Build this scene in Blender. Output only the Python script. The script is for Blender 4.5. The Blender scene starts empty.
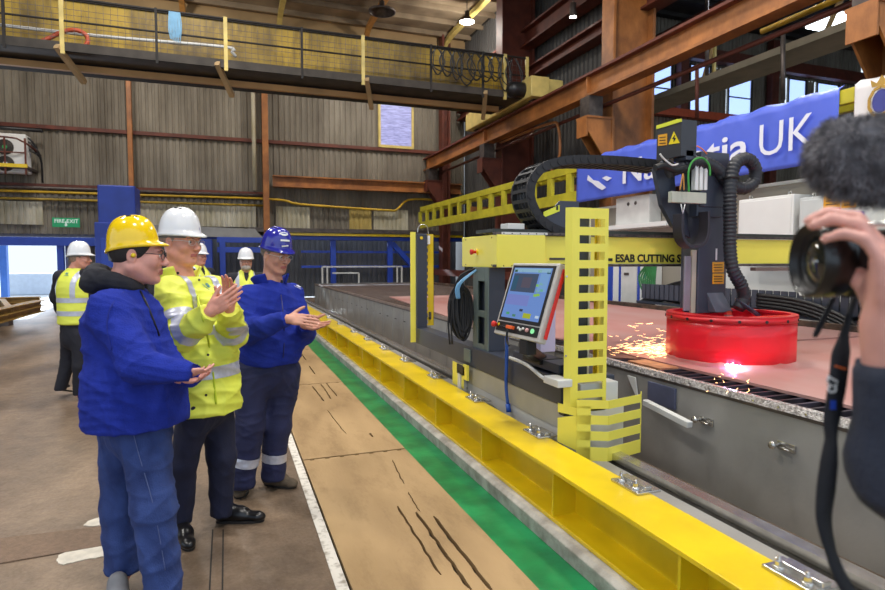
import bpy, bmesh, math, random
import numpy as np
from mathutils import Vector, Matrix
random.seed(7)
S = bpy.context.scene
COL = S.collection
PI = math.pi
# ---------------------------------------------------------------- camera geometry
FPX = 590.0; CAMH = 1.6
PITCH = math.radians(-3.3); YAW = math.radians(20.06)
FW = Vector((math.sin(YAW)*math.cos(PITCH), math.cos(YAW)*math.cos(PITCH), math.sin(PITCH)))
RT = Vector((math.cos(YAW), -math.sin(YAW), 0))
UPV = RT.cross(FW)
DH = Vector((math.sin(YAW), math.cos(YAW), 0))      # level direction away from the viewer
Z = Vector((0, 0, 1))
CAM = Vector((0, 0, CAMH))
def P(u, v, d=None, x=None, y=None, z=None):
    r = FW + RT*((u-442.5)/FPX) - UPV*((v-295.0)/FPX)
    t = d if d is not None else x/r.x if x is not None else y/r.y if y is not None else (z-CAMH)/r.z
    return CAM + r*t
# ---------------------------------------------------------------- materials
def lin(c):
    return tuple((v/12.92 if v <= .04045 else ((v+.055)/1.055)**2.4) for v in (q/255.0 for q in c))
_M = {}
def mat(name, col, rough=.5, metal=0.0, var=.12, scale=6.0, bump=0.0, bscale=40.0, coat=0.0, stretch=None, col2=None, thr=(.35, .65), detail=4.0, emit=None, es=0.0, spec=.5):
    if name in _M: return _M[name]
    m = bpy.data.materials.new(name); m.use_nodes = True
    nt = m.node_tree; N = nt.nodes; L = nt.links
    b = N['Principled BSDF']
    c = lin(col)
    b.inputs['Roughness'].default_value = rough
    b.inputs['Metallic'].default_value = metal
    b.inputs['Specular IOR Level'].default_value = spec
    if coat: b.inputs['Coat Weight'].default_value = coat
    if emit:
        b.inputs['Emission Color'].default_value = (*lin(emit), 1); b.inputs['Emission Strength'].default_value = es
    if var or col2:
        tc = N.new('ShaderNodeTexCoord'); mp = N.new('ShaderNodeMapping')
        L.new(tc.outputs['Object'], mp.inputs[0])
        if stretch: mp.inputs['Scale'].default_value = stretch
        nz = N.new('ShaderNodeTexNoise'); nz.inputs['Scale'].default_value = scale; nz.inputs['Detail'].default_value = detail
        L.new(mp.outputs[0], nz.inputs['Vector'])
        rp = N.new('ShaderNodeValToRGB')
        rp.color_ramp.elements[0].position = thr[0]; rp.color_ramp.elements[1].position = thr[1]
        ca = tuple(max(0, v*(1-var)) for v in c) if not col2 else lin(col2)
        cb = tuple(min(1, v*(1+var)) for v in c) if not col2 else c
        rp.color_ramp.elements[0].color = (*ca, 1); rp.color_ramp.elements[1].color = (*cb, 1)
        L.new(nz.outputs['Fac'], rp.inputs[0]); L.new(rp.outputs[0], b.inputs['Base Color'])
        if bump:
            n2 = N.new('ShaderNodeTexNoise'); n2.inputs['Scale'].default_value = bscale; n2.inputs['Detail'].default_value = 5
            L.new(mp.outputs[0], n2.inputs['Vector'])
            bp = N.new('ShaderNodeBump'); bp.inputs['Strength'].default_value = bump; bp.inputs['Distance'].default_value = .02
            L.new(n2.outputs['Fac'], bp.inputs['Height']); L.new(bp.outputs[0], b.inputs['Normal'])
    else:
        b.inputs['Base Color'].default_value = (*c, 1)
    _M[name] = m
    return m
def glow(name, col, s):
    if name in _M: return _M[name]
    m = bpy.data.materials.new(name); m.use_nodes = True
    N = m.node_tree.nodes; N.remove(N['Principled BSDF'])
    e = N.new('ShaderNodeEmission'); e.inputs[0].default_value = (*lin(col), 1); e.inputs[1].default_value = s
    m.node_tree.links.new(e.outputs[0], N['Material Output'].inputs[0])
    _M[name] = m; return m
# ---------------------------------------------------------------- mesh collector
class MB:
    def __init__(s): s.v = []; s.f = []; s.m = []; s.sm = []
    def add(s, vs, fs, mi=0, smooth=False):
        o = len(s.v); s.v += [tuple(v) for v in vs]
        for f in fs: s.f.append(tuple(i+o for i in f)); s.m.append(mi); s.sm.append(smooth)
        return s
    def box(s, x0, x1, y0, y1, z0, z1, mi=0):
        vs = [(x, y, z) for z in (z0, z1) for y in (y0, y1) for x in (x0, x1)]
        return s.add(vs, [(0, 2, 3, 1), (4, 5, 7, 6), (0, 1, 5, 4), (2, 6, 7, 3), (0, 4, 6, 2), (1, 3, 7, 5)], mi)
    def obox(s, c, ax, ay, az, hx, hy, hz, mi=0):
        c = Vector(c)
        vs = [c+ax*(hx*i)+ay*(hy*j)+az*(hz*k) for k in (-1, 1) for j in (-1, 1) for i in (-1, 1)]
        return s.add(vs, [(0, 2, 3, 1), (4, 5, 7, 6), (0, 1, 5, 4), (2, 6, 7, 3), (0, 4, 6, 2), (1, 3, 7, 5)], mi)
    def bar(s, a, b, w, h, up=Z, mi=0):
        a = Vector(a); b = Vector(b); d = (b-a); l = d.length; d.normalize()
        sd = d.cross(up)
        if sd.length < 1e-4: sd = d.cross(Vector((1, 0, 0)))
        sd.normalize(); u = sd.cross(d)
        return s.obox((a+b)/2, sd, d, u, w/2, l/2, h/2, mi)
    def tube(s, pts, r, n=10, mi=0, cap=True, closed=False):
        pts = [Vector(p) for p in pts]; k = len(pts)
        rs = r if isinstance(r, (list, tuple)) else [r]*k
        tan = []
        for i in range(k):
            a = pts[i-1] if i > 0 else (pts[-1] if closed else pts[0]); b = pts[(i+1) % k] if (i < k-1 or closed) else pts[-1]
            t = (b-a); t = t.normalized() if t.length > 1e-9 else Vector((0, 0, 1)); tan.append(t)
        nrm = tan[0].orthogonal().normalized(); vs = []
        for i in range(k):
            if i: 
                nrm = nrm - tan[i]*nrm.dot(tan[i])
                nrm = nrm.normalized() if nrm.length > 1e-6 else tan[i].orthogonal().normalized()
            bn = tan[i].cross(nrm)
            for j in range(n):
                a = 2*PI*j/n
                vs.append(pts[i]+(nrm*math.cos(a)+bn*math.sin(a))*rs[i])
        fs = []
        for i in range(k-1 if not closed else k):
            i2 = (i+1) % k
            for j in range(n):
                fs.append((i*n+j, i*n+(j+1) % n, i2*n+(j+1) % n, i2*n+j))
        s.add(vs, fs, mi, n > 5)
        if cap and not closed:
            o = len(s.v)-len(vs)
            s.f.append(tuple(o+j for j in reversed(range(n)))); s.m.append(mi); s.sm.append(False)
            s.f.append(tuple(o+(k-1)*n+j for j in range(n))); s.m.append(mi); s.sm.append(False)
        return s
    def lathe(s, prof, o, ax=Z, n=32, mi=0, a0=0.0, a1=2*PI, smooth=True):
        ax = Vector(ax).normalized(); e1 = ax.orthogonal().normalized(); e2 = ax.cross(e1); o = Vector(o)
        full = abs(a1-a0-2*PI) < 1e-6; m = n if full else n+1
        vs = [o+ax*h+(e1*math.cos(a0+(a1-a0)*j/n)+e2*math.sin(a0+(a1-a0)*j/n))*r for (r, h) in prof for j in range(m)]
        fs = []
        for i in range(len(prof)-1):
            for j in range(n):
                j2 = (j+1) % m if full else j+1
                fs.append((i*m+j, i*m+j2, (i+1)*m+j2, (i+1)*m+j))
        return s.add(vs, fs, mi, smooth)
    def prism(s, poly, off, mi=0):
        poly = [Vector(p) for p in poly]; off = Vector(off); n = len(poly)
        vs = poly+[p+off for p in poly]
        nr = Vector((0, 0, 0))
        for i in range(n): nr += poly[i].cross(poly[(i+1) % n])
        fl = nr.dot(off) > 0
        fs = [tuple(range(n-1, -1, -1)), tuple(range(n, 2*n))] + [(i, (i+1) % n, n+(i+1) % n, n+i) for i in range(n)]
        if not fl: fs = [tuple(reversed(f)) for f in fs]
        return s.add(vs, fs, mi)
    def disc(s, c, ax, r, t, n=24, mi=0):
        return s.lathe([(0.0001, 0), (r, 0), (r, t), (0.0001, t)], c, ax, n, mi, smooth=False)
    def ball(s, c, r, n=12, mi=0, sc=(1, 1, 1)):
        c = Vector(c); vs = []; fs = []
        for i in range(n+1):
            th = PI*i/n
            for j in range(n*2):
                ph = PI*j/n
                vs.append(c+Vector((math.sin(th)*math.cos(ph)*r*sc[0], math.sin(th)*math.sin(ph)*r*sc[1], math.cos(th)*r*sc[2])))
        for i in range(n):
            for j in range(n*2):
                fs.append((i*2*n+j, (i+1)*2*n+j, (i+1)*2*n+(j+1) % (2*n), i*2*n+(j+1) % (2*n)))
        return s.add(vs, fs, mi, True)
    def build(s, name, mats, parent=None, bevel=0.0, origin=None):
        me = bpy.data.meshes.new(name)
        o = Vector(origin) if origin is not None else None
        W = wpos(parent) if parent is not None else Vector((0, 0, 0))
        if o is None: o = W
        vs = [(v[0]-o[0], v[1]-o[1], v[2]-o[2]) for v in s.v]
        me.from_pydata(vs, [], s.f); me.validate()
        if not isinstance(mats, (list, tuple)): mats = [mats]
        for m in mats: me.materials.append(m)
        if len(me.polygons) == len(s.m):
            me.polygons.foreach_set('material_index', s.m); me.polygons.foreach_set('use_smooth', s.sm)
        me.update()
        ob = bpy.data.objects.new(name, me); COL.objects.link(ob)
        ob.location = o - W
        if parent is not None: ob.parent = parent
        if bevel:
            b = ob.modifiers.new('bevel', 'BEVEL'); b.width = bevel; b.segments = 2; b.limit_method = 'ANGLE'; b.angle_limit = math.radians(50)
        return ob
def wpos(o):
    p = Vector((0, 0, 0))
    while o is not None: p += o.location; o = o.parent
    return p
def tag(o, label=None, cat=None, group=None, kind=None):
    if label: o['label'] = label
    if cat: o['category'] = cat
    if group: o['group'] = group
    if kind: o['kind'] = kind
    return o
def thing(name, label, cat, loc=(0, 0, 0), group=None):
    o = bpy.data.objects.new(name, None); COL.objects.link(o); o.location = loc; o.empty_display_size = .1
    return tag(o, label, cat, group)
def struct(name, mb, m, bevel=0.0):
    return tag(mb.build(name, m, None, bevel), kind='structure')
def solo(name, mb, m, label, cat, group=None, bevel=0.0, origin=None):
    if origin is None:
        a = np.array(mb.v); origin = ((a[:, 0].min()+a[:, 0].max())/2, (a[:, 1].min()+a[:, 1].max())/2, a[:, 2].min())
    return tag(mb.build(name, m, None, bevel, origin), label, cat, group)
def copy_tree(o, parent=None):
    c = o.copy(); COL.objects.link(c); c.parent = parent
    for ch in list(o.children): copy_tree(ch, c)
    return c
def dup(o, off, label=None):
    c = copy_tree(o); c.location = Vector(o.location)+Vector(off)
    if label: c['label'] = label
    return c
def spline(pts, n=8, closed=False):
    pts = [Vector(p) for p in pts]; out = []; k = len(pts)
    for i in range(k if closed else k-1):
        p0 = pts[i-1] if (i > 0 or closed) else pts[0]; p1 = pts[i]; p2 = pts[(i+1) % k]; p3 = pts[(i+2) % k] if (i+2 < k or closed) else pts[-1]
        for j in range(n):
            t = j/n
            out.append(0.5*((2*p1)+(p2-p0)*t+(2*p0-5*p1+4*p2-p3)*t*t+(3*p1-p0-3*p2+p3)*t**3))
    if not closed: out.append(pts[-1])
    return out
def text(name, body, size, loc, xdir, ydir, m, parent=None, extrude=.002, bold=0.0, width=None, align='LEFT', shear=0.0):
    """lettering on a surface: baseline start at loc, running along xdir, upright along ydir"""
    cu = bpy.data.curves.new(name, 'FONT'); cu.body = body; cu.size = size; cu.extrude = extrude; cu.offset = bold; cu.align_x = align; cu.shear = shear
    cu.resolution_u = 3
    tmp = bpy.data.objects.new(name, cu); COL.objects.link(tmp)
    dg = bpy.context.evaluated_depsgraph_get(); dg.update()
    me = bpy.data.meshes.new_from_object(tmp.evaluated_get(dg))
    bpy.data.objects.remove(tmp)
    n = len(me.vertices); co = np.empty(n*3); me.vertices.foreach_get('co', co); co = co.reshape(-1, 3)
    if width:
        w = co[:, 0].max()-co[:, 0].min(); co[:, 0] *= width/w
    x = Vector(xdir).normalized(); y = Vector(ydir).normalized(); zz = x.cross(y).normalized()
    R = np.array([x, y, zz]); W = wpos(parent) if parent is not None else Vector((0, 0, 0))
    co = co @ R + np.array(Vector(loc)-W)
    me.vertices.foreach_set('co', co.ravel()); me.materials.clear(); me.materials.append(m); me.update()
    ob = bpy.data.objects.new(name, me); COL.objects.link(ob)
    if parent is not None: ob.parent = parent
    return ob
# ---------------------------------------------------------------- implicit solids, polygonised
def A(v): return np.array(v, dtype=np.float32)
def cone(a, b, ra, rb, k=.02, sq=None, op='add', mi=0): return dict(t='c', a=A(a), b=A(b), ra=ra, rb=rb, k=k, sq=sq, op=op, mi=mi)
def ell(c, r, ax=None, k=.02, op='add', mi=0):
    """ellipsoid with radii r along the axes ax"""
    return dict(t='e', c=A(c), r=A(r), ax=np.array(ax if ax is not None else [(1, 0, 0), (0, 1, 0), (0, 0, 1)], dtype=np.float32), k=k, op=op, mi=mi)
def half(p, n, k=.004): return dict(t='h', c=A(p), n=A(Vector(n).normalized()), k=k, op='int', mi=0)
def slab(p, n, d, near, rad): return dict(t='s', c=A(p), n=A(Vector(n).normalized()), near=A(near), rad=rad, k=.003, op='cutlocal', mi=0)
def _eval(p, X):
    if p['t'] == 'c':
        a = p['a']; ba = p['b']-a; Y = X-a; s = 1.0
        if p['sq'] is not None:
            w = A(Vector(p['sq'][0]).normalized()); s = p['sq'][1]
            Y = Y+(Y@w)[..., None]*w*(1/s-1); ba = ba+(ba@w)*w*(1/s-1)
        l2 = max(float(ba@ba), 1e-8); t = np.clip((Y@ba)/l2, 0, 1)
        q = Y-t[..., None]*ba
        d = np.sqrt((q*q).sum(-1))-(p['ra']+(p['rb']-p['ra'])*t)
        return d*min(s, 1.0)
    if p['t'] == 'e':
        Y = (X-p['c'])@p['ax'].T; r = p['r']
        k0 = np.sqrt(((Y/r)**2).sum(-1)); k1 = np.sqrt(((Y/(r*r))**2).sum(-1))
        return k0*(k0-1)/np.maximum(k1, 1e-6)
    return (X-p['c'])@p['n']
def _bb(p):
    if p['t'] == 'c':
        s = max(1.0, p['sq'][1]) if p['sq'] is not None else 1.0
        r = max(p['ra'], p['rb'])*s
        return np.minimum(p['a'], p['b'])-r, np.maximum(p['a'], p['b'])+r
    r = float(p['r'].max()); return p['c']-r, p['c']+r
def sdf(prims, h, extra=None):
    adds = [p for p in prims if p['op'] == 'add']
    lo = np.min([_bb(p)[0] for p in adds], 0)-4*h; hi = np.max([_bb(p)[1] for p in adds], 0)+4*h
    n = np.ceil((hi-lo)/h).astype(int)+1
    F = np.full(n, .3, np.float32)
    axs = [lo[i]+h*np.arange(n[i], dtype=np.float32) for i in range(3)]
    def grid(l, u):
        i0 = np.clip(np.floor((l-lo)/h).astype(int), 0, n-1); i1 = np.clip(np.ceil((u-lo)/h).astype(int)+1, 1, n)
        sl = tuple(slice(a, b) for a, b in zip(i0, i1))
        g = np.stack(np.meshgrid(*[axs[i][sl[i]] for i in range(3)], indexing='ij'), -1).astype(np.float32)
        return sl, g
    for p in prims:
        k = p['k']
        if p['op'] == 'int':
            sl, X = grid(lo, hi); d = _eval(p, X); F[sl] = np.maximum(F[sl], d); continue
        if p['op'] == 'cutlocal':
            sl, X = grid(p['near']-p['rad'], p['near']+p['rad']); d = _eval(p, X)
            r = np.sqrt(((X-p['near'])**2).sum(-1)); F[sl] = np.where(r < p['rad'], np.maximum(F[sl], d), F[sl]); continue
        b0, b1 = _bb(p); m = k+3*h
        sl, X = grid(b0-m, b1+m); d = _eval(p, X); f = F[sl]
        if p['op'] == 'add':
            hh = np.maximum(k-np.abs(f-d), 0)/max(k, 1e-6); F[sl] = np.minimum(f, d)-hh*hh*k*.25
        else:
            d = -d; hh = np.maximum(k-np.abs(f-d), 0)/max(k, 1e-6); F[sl] = np.maximum(f, d)+hh*hh*k*.25
    if extra is not None:
        for e in extra: e(F, axs, lo, h)
    return F, lo, h
def nets(F, lo, h):
    ins = F < 0
    n = F.shape
    c = np.zeros((n[0]-1, n[1]-1, n[2]-1), np.int8)
    for i in (0, 1):
        for j in (0, 1):
            for k in (0, 1): c += ins[i:n[0]-1+i, j:n[1]-1+j, k:n[2]-1+k]
    act = (c > 0) & (c < 8)
    idx = np.argwhere(act); m = len(idx)
    acc = np.zeros((m, 3), np.float64); cnt = np.zeros(m)
    cs = [(i, j, k) for i in (0, 1) for j in (0, 1) for k in (0, 1)]
    vals = {q: F[idx[:, 0]+q[0], idx[:, 1]+q[1], idx[:, 2]+q[2]] for q in cs}
    for q in cs:
        for a in range(3):
            if q[a]: continue
            q2 = tuple(q[i]+(1 if i == a else 0) for i in range(3))
            f0 = vals[q]; f1 = vals[q2]; cr = (f0 < 0) != (f1 < 0)
            t = np.where(cr, f0/np.where(cr, f0-f1, 1), 0)
            pt = np.tile(np.array(q, float), (m, 1)); pt[:, a] += t
            acc[cr] += pt[cr]; cnt[cr] += 1
    V = (idx+acc/cnt[:, None])*h+np.array(lo, float)
    vid = -np.ones(c.shape, np.int64); vid[act] = np.arange(m)
    Q = []
    for a in range(3):
        b, d = [(1, 2), (2, 0), (0, 1)][a]
        sl0 = [slice(1, n[i]-1) for i in range(3)]; sl1 = list(sl0)
        sl0[a] = slice(0, n[a]-1); sl1[a] = slice(1, n[a])
        s0 = ins[tuple(sl0)]; s1 = ins[tuple(sl1)]
        e = np.argwhere(s0 != s1); dirn = s0[tuple(e.T)]
        base = e.copy(); 
        for i in range(3):
            if i != a: base[:, i] += 1
        def g(db, dd):
            q = base.copy(); q[:, b] += db; q[:, d] += dd
            return vid[q[:, 0], q[:, 1], q[:, 2]]
        quad = np.stack([g(-1, -1), g(0, -1), g(0, 0), g(-1, 0)], 1)
        quad[~dirn] = quad[~dirn][:, ::-1]
        Q.append(quad)
    Q = np.concatenate(Q); Q = Q[(Q >= 0).all(1)]
    return V, Q
def vnormals(V, Q):
    fn = np.cross(V[Q[:, 2]]-V[Q[:, 0]], V[Q[:, 3]]-V[Q[:, 1]])
    N = np.zeros_like(V)
    for i in range(4): np.add.at(N, Q[:, i], fn)
    return N/np.maximum(np.linalg.norm(N, axis=1), 1e-9)[:, None]
def relax(V, Q, it=1, f=.5):
    for _ in range(it):
        s = np.zeros_like(V); c = np.zeros(len(V))
        for a, b in ((0, 1), (1, 2), (2, 3), (3, 0)):
            np.add.at(s, Q[:, a], V[Q[:, b]]); np.add.at(s, Q[:, b], V[Q[:, a]])
            np.add.at(c, Q[:, a], 1); np.add.at(c, Q[:, b], 1)
        V = V*(1-f)+f*s/np.maximum(c, 1)[:, None]
    return V
def folds(amp, f, seed=0, st=(1, 1, 1.5)):
    """cloth creases: sharp warped ridges in two sizes"""
    rg = np.random.RandomState(seed)
    def layer(X, n):
        W = rg.normal(size=(n, 3)); W2 = rg.normal(size=(n, 3)); W2[:, 2] *= 1.4; ph = rg.uniform(0, 6.28, (2, n))
        w = np.sin(X@W.T*.45+ph[0]); out = 0
        for i in range(n):
            a = (X@W2[i])*.8+1.7*w[:, i]+1.1*w[:, (i+1) % n]+ph[1, i]
            m = .5+.5*np.sin(X@W[(i+2) % n]*.35+ph[0, i])
            out = out+(1-np.abs(np.sin(a)))**2.2*m
        return out/n
    def fn(V, N):
        X = V*np.array(st)*f
        s = layer(X, 4)*1.0+.5*layer(X*2.3, 4)
        s = s-s.mean()
        return V+N*(amp*3.2*s)[:, None]
    return fn
def solid(name, prims, h, mats, parent=None, disp=None, it=1, extra=None, paint=None):
    F, lo, h = sdf(prims, h, extra)
    V, Q = nets(F, lo, h); V = relax(V, Q, it)
    if disp is not None:
        N = vnormals(V, Q); V = disp(V, N)
    W = wpos(parent) if parent is not None else Vector((0, 0, 0))
    me = bpy.data.meshes.new(name)
    me.vertices.add(len(V)); me.vertices.foreach_set('co', (V-np.array(W)).ravel())
    me.loops.add(len(Q)*4); me.loops.foreach_set('vertex_index', Q.ravel().astype(np.int32))
    me.polygons.add(len(Q)); me.polygons.foreach_set('loop_start', np.arange(0, len(Q)*4, 4, dtype=np.int32))
    me.polygons.foreach_set('use_smooth', np.ones(len(Q), bool))
    if not isinstance(mats, (list, tuple)): mats = [mats]
    for m in mats: me.materials.append(m)
    if paint is not None:
        c = V[Q].mean(1); me.polygons.foreach_set('material_index', paint(c).astype(np.int32))
    me.update(calc_edges=True); me.validate()
    ob = bpy.data.objects.new(name, me); COL.objects.link(ob)
    if parent is not None: ob.parent = parent
    return ob
def band(src, name, planes, m, cond=None, lift=.003):
    """lift a strip of cloth between pairs of planes off src as a mesh of its own: planes = [(point, normal, width), ...]"""
    W = wpos(src)
    bm = bmesh.new(); bm.from_mesh(src.data)
    for (p, n, w) in planes:
        n = Vector(n).normalized(); p = Vector(p)-W
        for s in (0, w):
            bmesh.ops.bisect_plane(bm, geom=bm.verts[:]+bm.edges[:]+bm.faces[:], plane_co=p+n*s, plane_no=n, dist=1e-6)
    kill = []
    for f in bm.faces:
        c = f.calc_center_median(); ok = True
        for (p, n, w) in planes:
            d = (c-(Vector(p)-W)).dot(Vector(n).normalized())
            if not (0 < d < w): ok = False; break
        if ok and cond is not None and not cond(c+W, f.normal): ok = False
        if not ok: kill.append(f)
    bmesh.ops.delete(bm, geom=kill, context='FACES')
    bm.normal_update()
    for v in bm.verts: v.co += v.normal*lift
    me = bpy.data.meshes.new(name); bm.to_mesh(me); bm.free()
    me.materials.clear(); me.materials.append(m)
    for p in me.polygons: p.use_smooth = True; p.material_index = 0
    ob = bpy.data.objects.new(name, me); COL.objects.link(ob); 
    par = src.parent
    ob.parent = src; ob.location = (0, 0, 0)
    return ob
# ================================================================ MATERIALS
m_floor = mat('floor concrete', (150, 128, 106), .5, var=0, col2=(96, 80, 66), scale=1.5, bump=.3, bscale=26, stretch=(1, .5, 1), thr=(.32, .66), detail=12)
def grime(m, scale, lo, stretch=(1, 1, 1), thr=(.45, .6)):
    """a second, finer layer of worn-in dirt multiplied over the colour"""
    nt = m.node_tree; N = nt.nodes; b = N['Principled BSDF']; src = b.inputs['Base Color'].links[0].from_socket
    tc = N.new('ShaderNodeTexCoord'); mp = N.new('ShaderNodeMapping'); mp.inputs['Scale'].default_value = stretch; nt.links.new(tc.outputs['Object'], mp.inputs[0])
    nz = N.new('ShaderNodeTexNoise'); nz.inputs['Scale'].default_value = scale; nz.inputs['Detail'].default_value = 12; nz.inputs['Roughness'].default_value = .7; nt.links.new(mp.outputs[0], nz.inputs['Vector'])
    rp = N.new('ShaderNodeValToRGB'); rp.color_ramp.elements[0].position = thr[0]; rp.color_ramp.elements[1].position = thr[1]; rp.color_ramp.elements[0].color = (lo, lo*.97, lo*.93, 1); rp.color_ramp.elements[1].color = (1, 1, 1, 1)
    nt.links.new(nz.outputs['Fac'], rp.inputs[0]); mx = N.new('ShaderNodeMix'); mx.data_type = 'RGBA'; mx.blend_type = 'MULTIPLY'; mx.inputs['Factor'].default_value = 1
    nt.links.new(src, mx.inputs['A']); nt.links.new(rp.outputs[0], mx.inputs['B']); nt.links.new(mx.outputs['Result'], b.inputs['Base Color'])
grime(m_floor, 7, .72, thr=(.38, .62)); grime(m_floor, 45, .8, thr=(.4, .6))
m_board = mat('board', (172, 142, 100), .7, var=0, col2=(144, 116, 78), scale=2.2, bump=.1, bscale=60, stretch=(1, .3, 1), detail=8); grime(m_board, 5, .8, (1, .35, 1), (.36, .5))
m_green = mat('green paint', (28, 138, 80), .3, var=0, col2=(20, 104, 60), scale=4, bump=.1, bscale=14, detail=6)
m_conc = mat('kerb concrete', (185, 180, 170), .85, var=0, col2=(140, 134, 124), scale=8, bump=.3, bscale=50, detail=8)
m_cement = mat('cement patch', (212, 204, 190), .85, var=.12, scale=14, bump=.2)
m_white_paint = mat('floor line paint', (214, 208, 198), .7, var=0, col2=(150, 140, 126), scale=22, thr=(.3, .5), detail=8)
m_yel = mat('yellow paint', (222, 190, 18), .35, var=.1, scale=3, bump=.04, bscale=30, coat=.2)
m_myel = mat('machine yellow', (236, 224, 88), .38, var=.03, scale=3)
m_dyel = mat('aged yellow', (184, 150, 44), .5, var=0, col2=(104, 82, 32), scale=1.1, stretch=(1, 1, .6), detail=8, thr=(.3, .6), bump=.1, bscale=12)
m_cream = mat('cream paint', (200, 178, 104), .5, var=.15, scale=3)
m_or = mat('orange paint', (176, 112, 56), .5, var=0, col2=(130, 80, 40), scale=1.3, detail=8, bump=.06, bscale=20)
m_mar = mat('maroon paint', (92, 42, 28), .6, var=.25, scale=3)
m_blue = mat('blue paint', (36, 68, 172), .4, var=.08, scale=2)
m_dblue = mat('deep blue paint', (36, 62, 158), .45, var=.12, scale=2)
m_gry = mat('grey steel', (142, 140, 136), .42, metal=0, var=.12, scale=2.5, bump=.04)
m_lgry = mat('light grey steel', (206, 206, 203), .42, metal=0, var=.08, scale=3)
m_dk = mat('slate grey paint', (54, 59, 72), .42, var=.05, scale=4)
m_gg = mat('green grey paint', (98, 110, 106), .45, var=.06, scale=4)
m_blk = mat('black plastic', (22, 22, 25), .42, var=.1, scale=8)
m_rub = mat('black rubber', (30, 30, 34), .62, var=.15, scale=20)
m_stl = mat('bright steel', (200, 198, 194), .25, metal=.9, var=.12, scale=14)
m_dst = mat('dark steel', (92, 84, 80), .5, metal=.6, var=.25, scale=6)
m_wht = mat('white enamel', (226, 226, 224), .4, var=.03, scale=2)
m_red = mat('red plastic', (205, 36, 26), .4, var=0)
m_rust = mat('slag crusted steel', (98, 74, 58), .8, var=0, col2=(52, 42, 36), scale=7, bump=.5, bscale=24, detail=8)
m_plate = mat('primed steel plate', (176, 136, 130), .55, var=0, col2=(172, 116, 108), scale=1.3, detail=6, stretch=(1, .5, 1), bump=.02)
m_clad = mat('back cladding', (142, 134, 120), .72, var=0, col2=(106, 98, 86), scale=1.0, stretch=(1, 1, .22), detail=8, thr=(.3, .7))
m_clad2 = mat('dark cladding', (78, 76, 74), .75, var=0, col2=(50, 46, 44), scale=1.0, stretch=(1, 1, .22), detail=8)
m_trans = mat('translucent sheet', (196, 190, 172), .5, var=0, col2=(158, 148, 118), scale=1.4, stretch=(1, 1, .4), detail=8)
m_beige = mat('upper wall panel', (166, 138, 98), .8, var=.15, scale=1)
m_roof = mat('roof deck', (150, 132, 108), .85, var=0, col2=(104, 88, 70), scale=.7, detail=7)
m_dark = mat('very dark steel', (40, 36, 34), .8, var=.3, scale=2)  # near-black brown, varied at random
grime(m_dyel, 3, .55, (1, 1, .25), (.4, .56)); grime(m_or, 4, .75, (1, 1, .5), (.38, .56)); grime(m_clad, 1.6, .7, (1, 1, .3), (.36, .6))
# ================================================================ FLOOR
f = MB(); f.box(-30, .53, -8, 26.3, -.3, 0); f.box(1.72, 40, -8, 26.3, -.3, 0); f.box(.5, 1.74, -8, 26.3, -.4, -.06); struct('floor', f, m_floor)
struct('floor_outside', MB().box(-60, 60, 26.3, 80, -.32, -.02), mat('yard concrete', (232, 232, 230), .8, var=.08, scale=.6))
f = MB(); f.box(1.39, 1.72, -3, 25, -.08, -.012); struct('trim_1', f, m_green)
struct('trim_2', MB().box(.47, .53, -3, 9, 0, .004), m_white_paint)
f = MB(); f.prism([(1.69, -3, -.1), (1.80, -3, -.1), (2.45, -3, -.1), (2.45, -3, .095), (1.70, -3, .095), (1.675, -3, .075)], (0, 28, 0)); struct('trim_3', f, m_conc, .006)
# boards covering the trench
bs = [(.54, 1.385, 1.0, 4.70), (.54, 1.385, 4.725, 7.64), (.545, 1.39, 7.66, 10.7), (.54, 1.40, 10.72, 13.8), (.54, 1.40, 13.83, 17)]
bl = ['worn floor board nearest the camera, split by three long open slots', 'second floor board, with short slots near its far edge, beside the green strip', 'third floor board, past the feet of the man in the blue helmet', 'fourth floor board towards the back wall, beside the green strip', 'last floor board towards the back wall, beside the green strip']
slots = {0: [((397, 506), (440, 575), .016), ((416, 512), (471, 590), .022), ((433, 516), (492, 592), .024), ((392, 460), (404, 484), .010), ((408, 492), (420, 512), .008)],
         1: [((312, 386), (324, 401), .02), ((321, 384), (331, 399), .018), ((326, 383), (337, 396), .018), ((327, 410), (346, 434), .010), ((370, 433), (373, 437), .02)], 2: [((309, 366), (315, 374), .02), ((300, 352), (306, 360), .02)], 3: [], 4: []}
for i, (x0, x1, y0, y1) in enumerate(bs):
    o = solo('floor_board', MB().box(x0, x1, y0, y1, -.01, .018), m_board, bl[i], 'board', 'boards over the floor trench')
    if slots[i]:
        rr = random.Random(i); cs = []
        for (p0, p1, wd) in slots[i]:
            a = P(p0[0], p0[1], z=.018); b = P(p1[0], p1[1], z=.018); n = 15; L_ = []; R_ = []
            for k in range(n):
                q = a.lerp(b, k/(n-1)); w = rr.uniform(-.5, .5)*min(wd, .014); e = .5 if k in (0, n-1) else 1
                L_.append((q.x-wd*.5*e+w, q.y, -.1)); R_.append((q.x+wd*.5*e+w*rr.uniform(.2, 1), q.y, -.1))
            c = MB(); c.prism(L_+R_[::-1], (0, 0, .2)); cs.append(c)
        c = MB()
        for k in range(7): xx = x0+.05+k*.12; c.box(xx, xx+.035, y1-.02, y1+.02, -.1, .1)
        cs.append(c)
        for c in cs:
            co = c.build('cutter', m_blk); md = o.modifiers.new('cut', 'BOOLEAN'); md.object = co; md.operation = 'DIFFERENCE'; md.solver = 'EXACT'
            dg = bpy.context.evaluated_depsgraph_get(); dg.update()
            me = bpy.data.meshes.new_from_object(o.evaluated_get(dg)); o.modifiers.clear()
            if len(me.polygons) > 5: o.data = me
            bpy.data.objects.remove(co)
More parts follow.
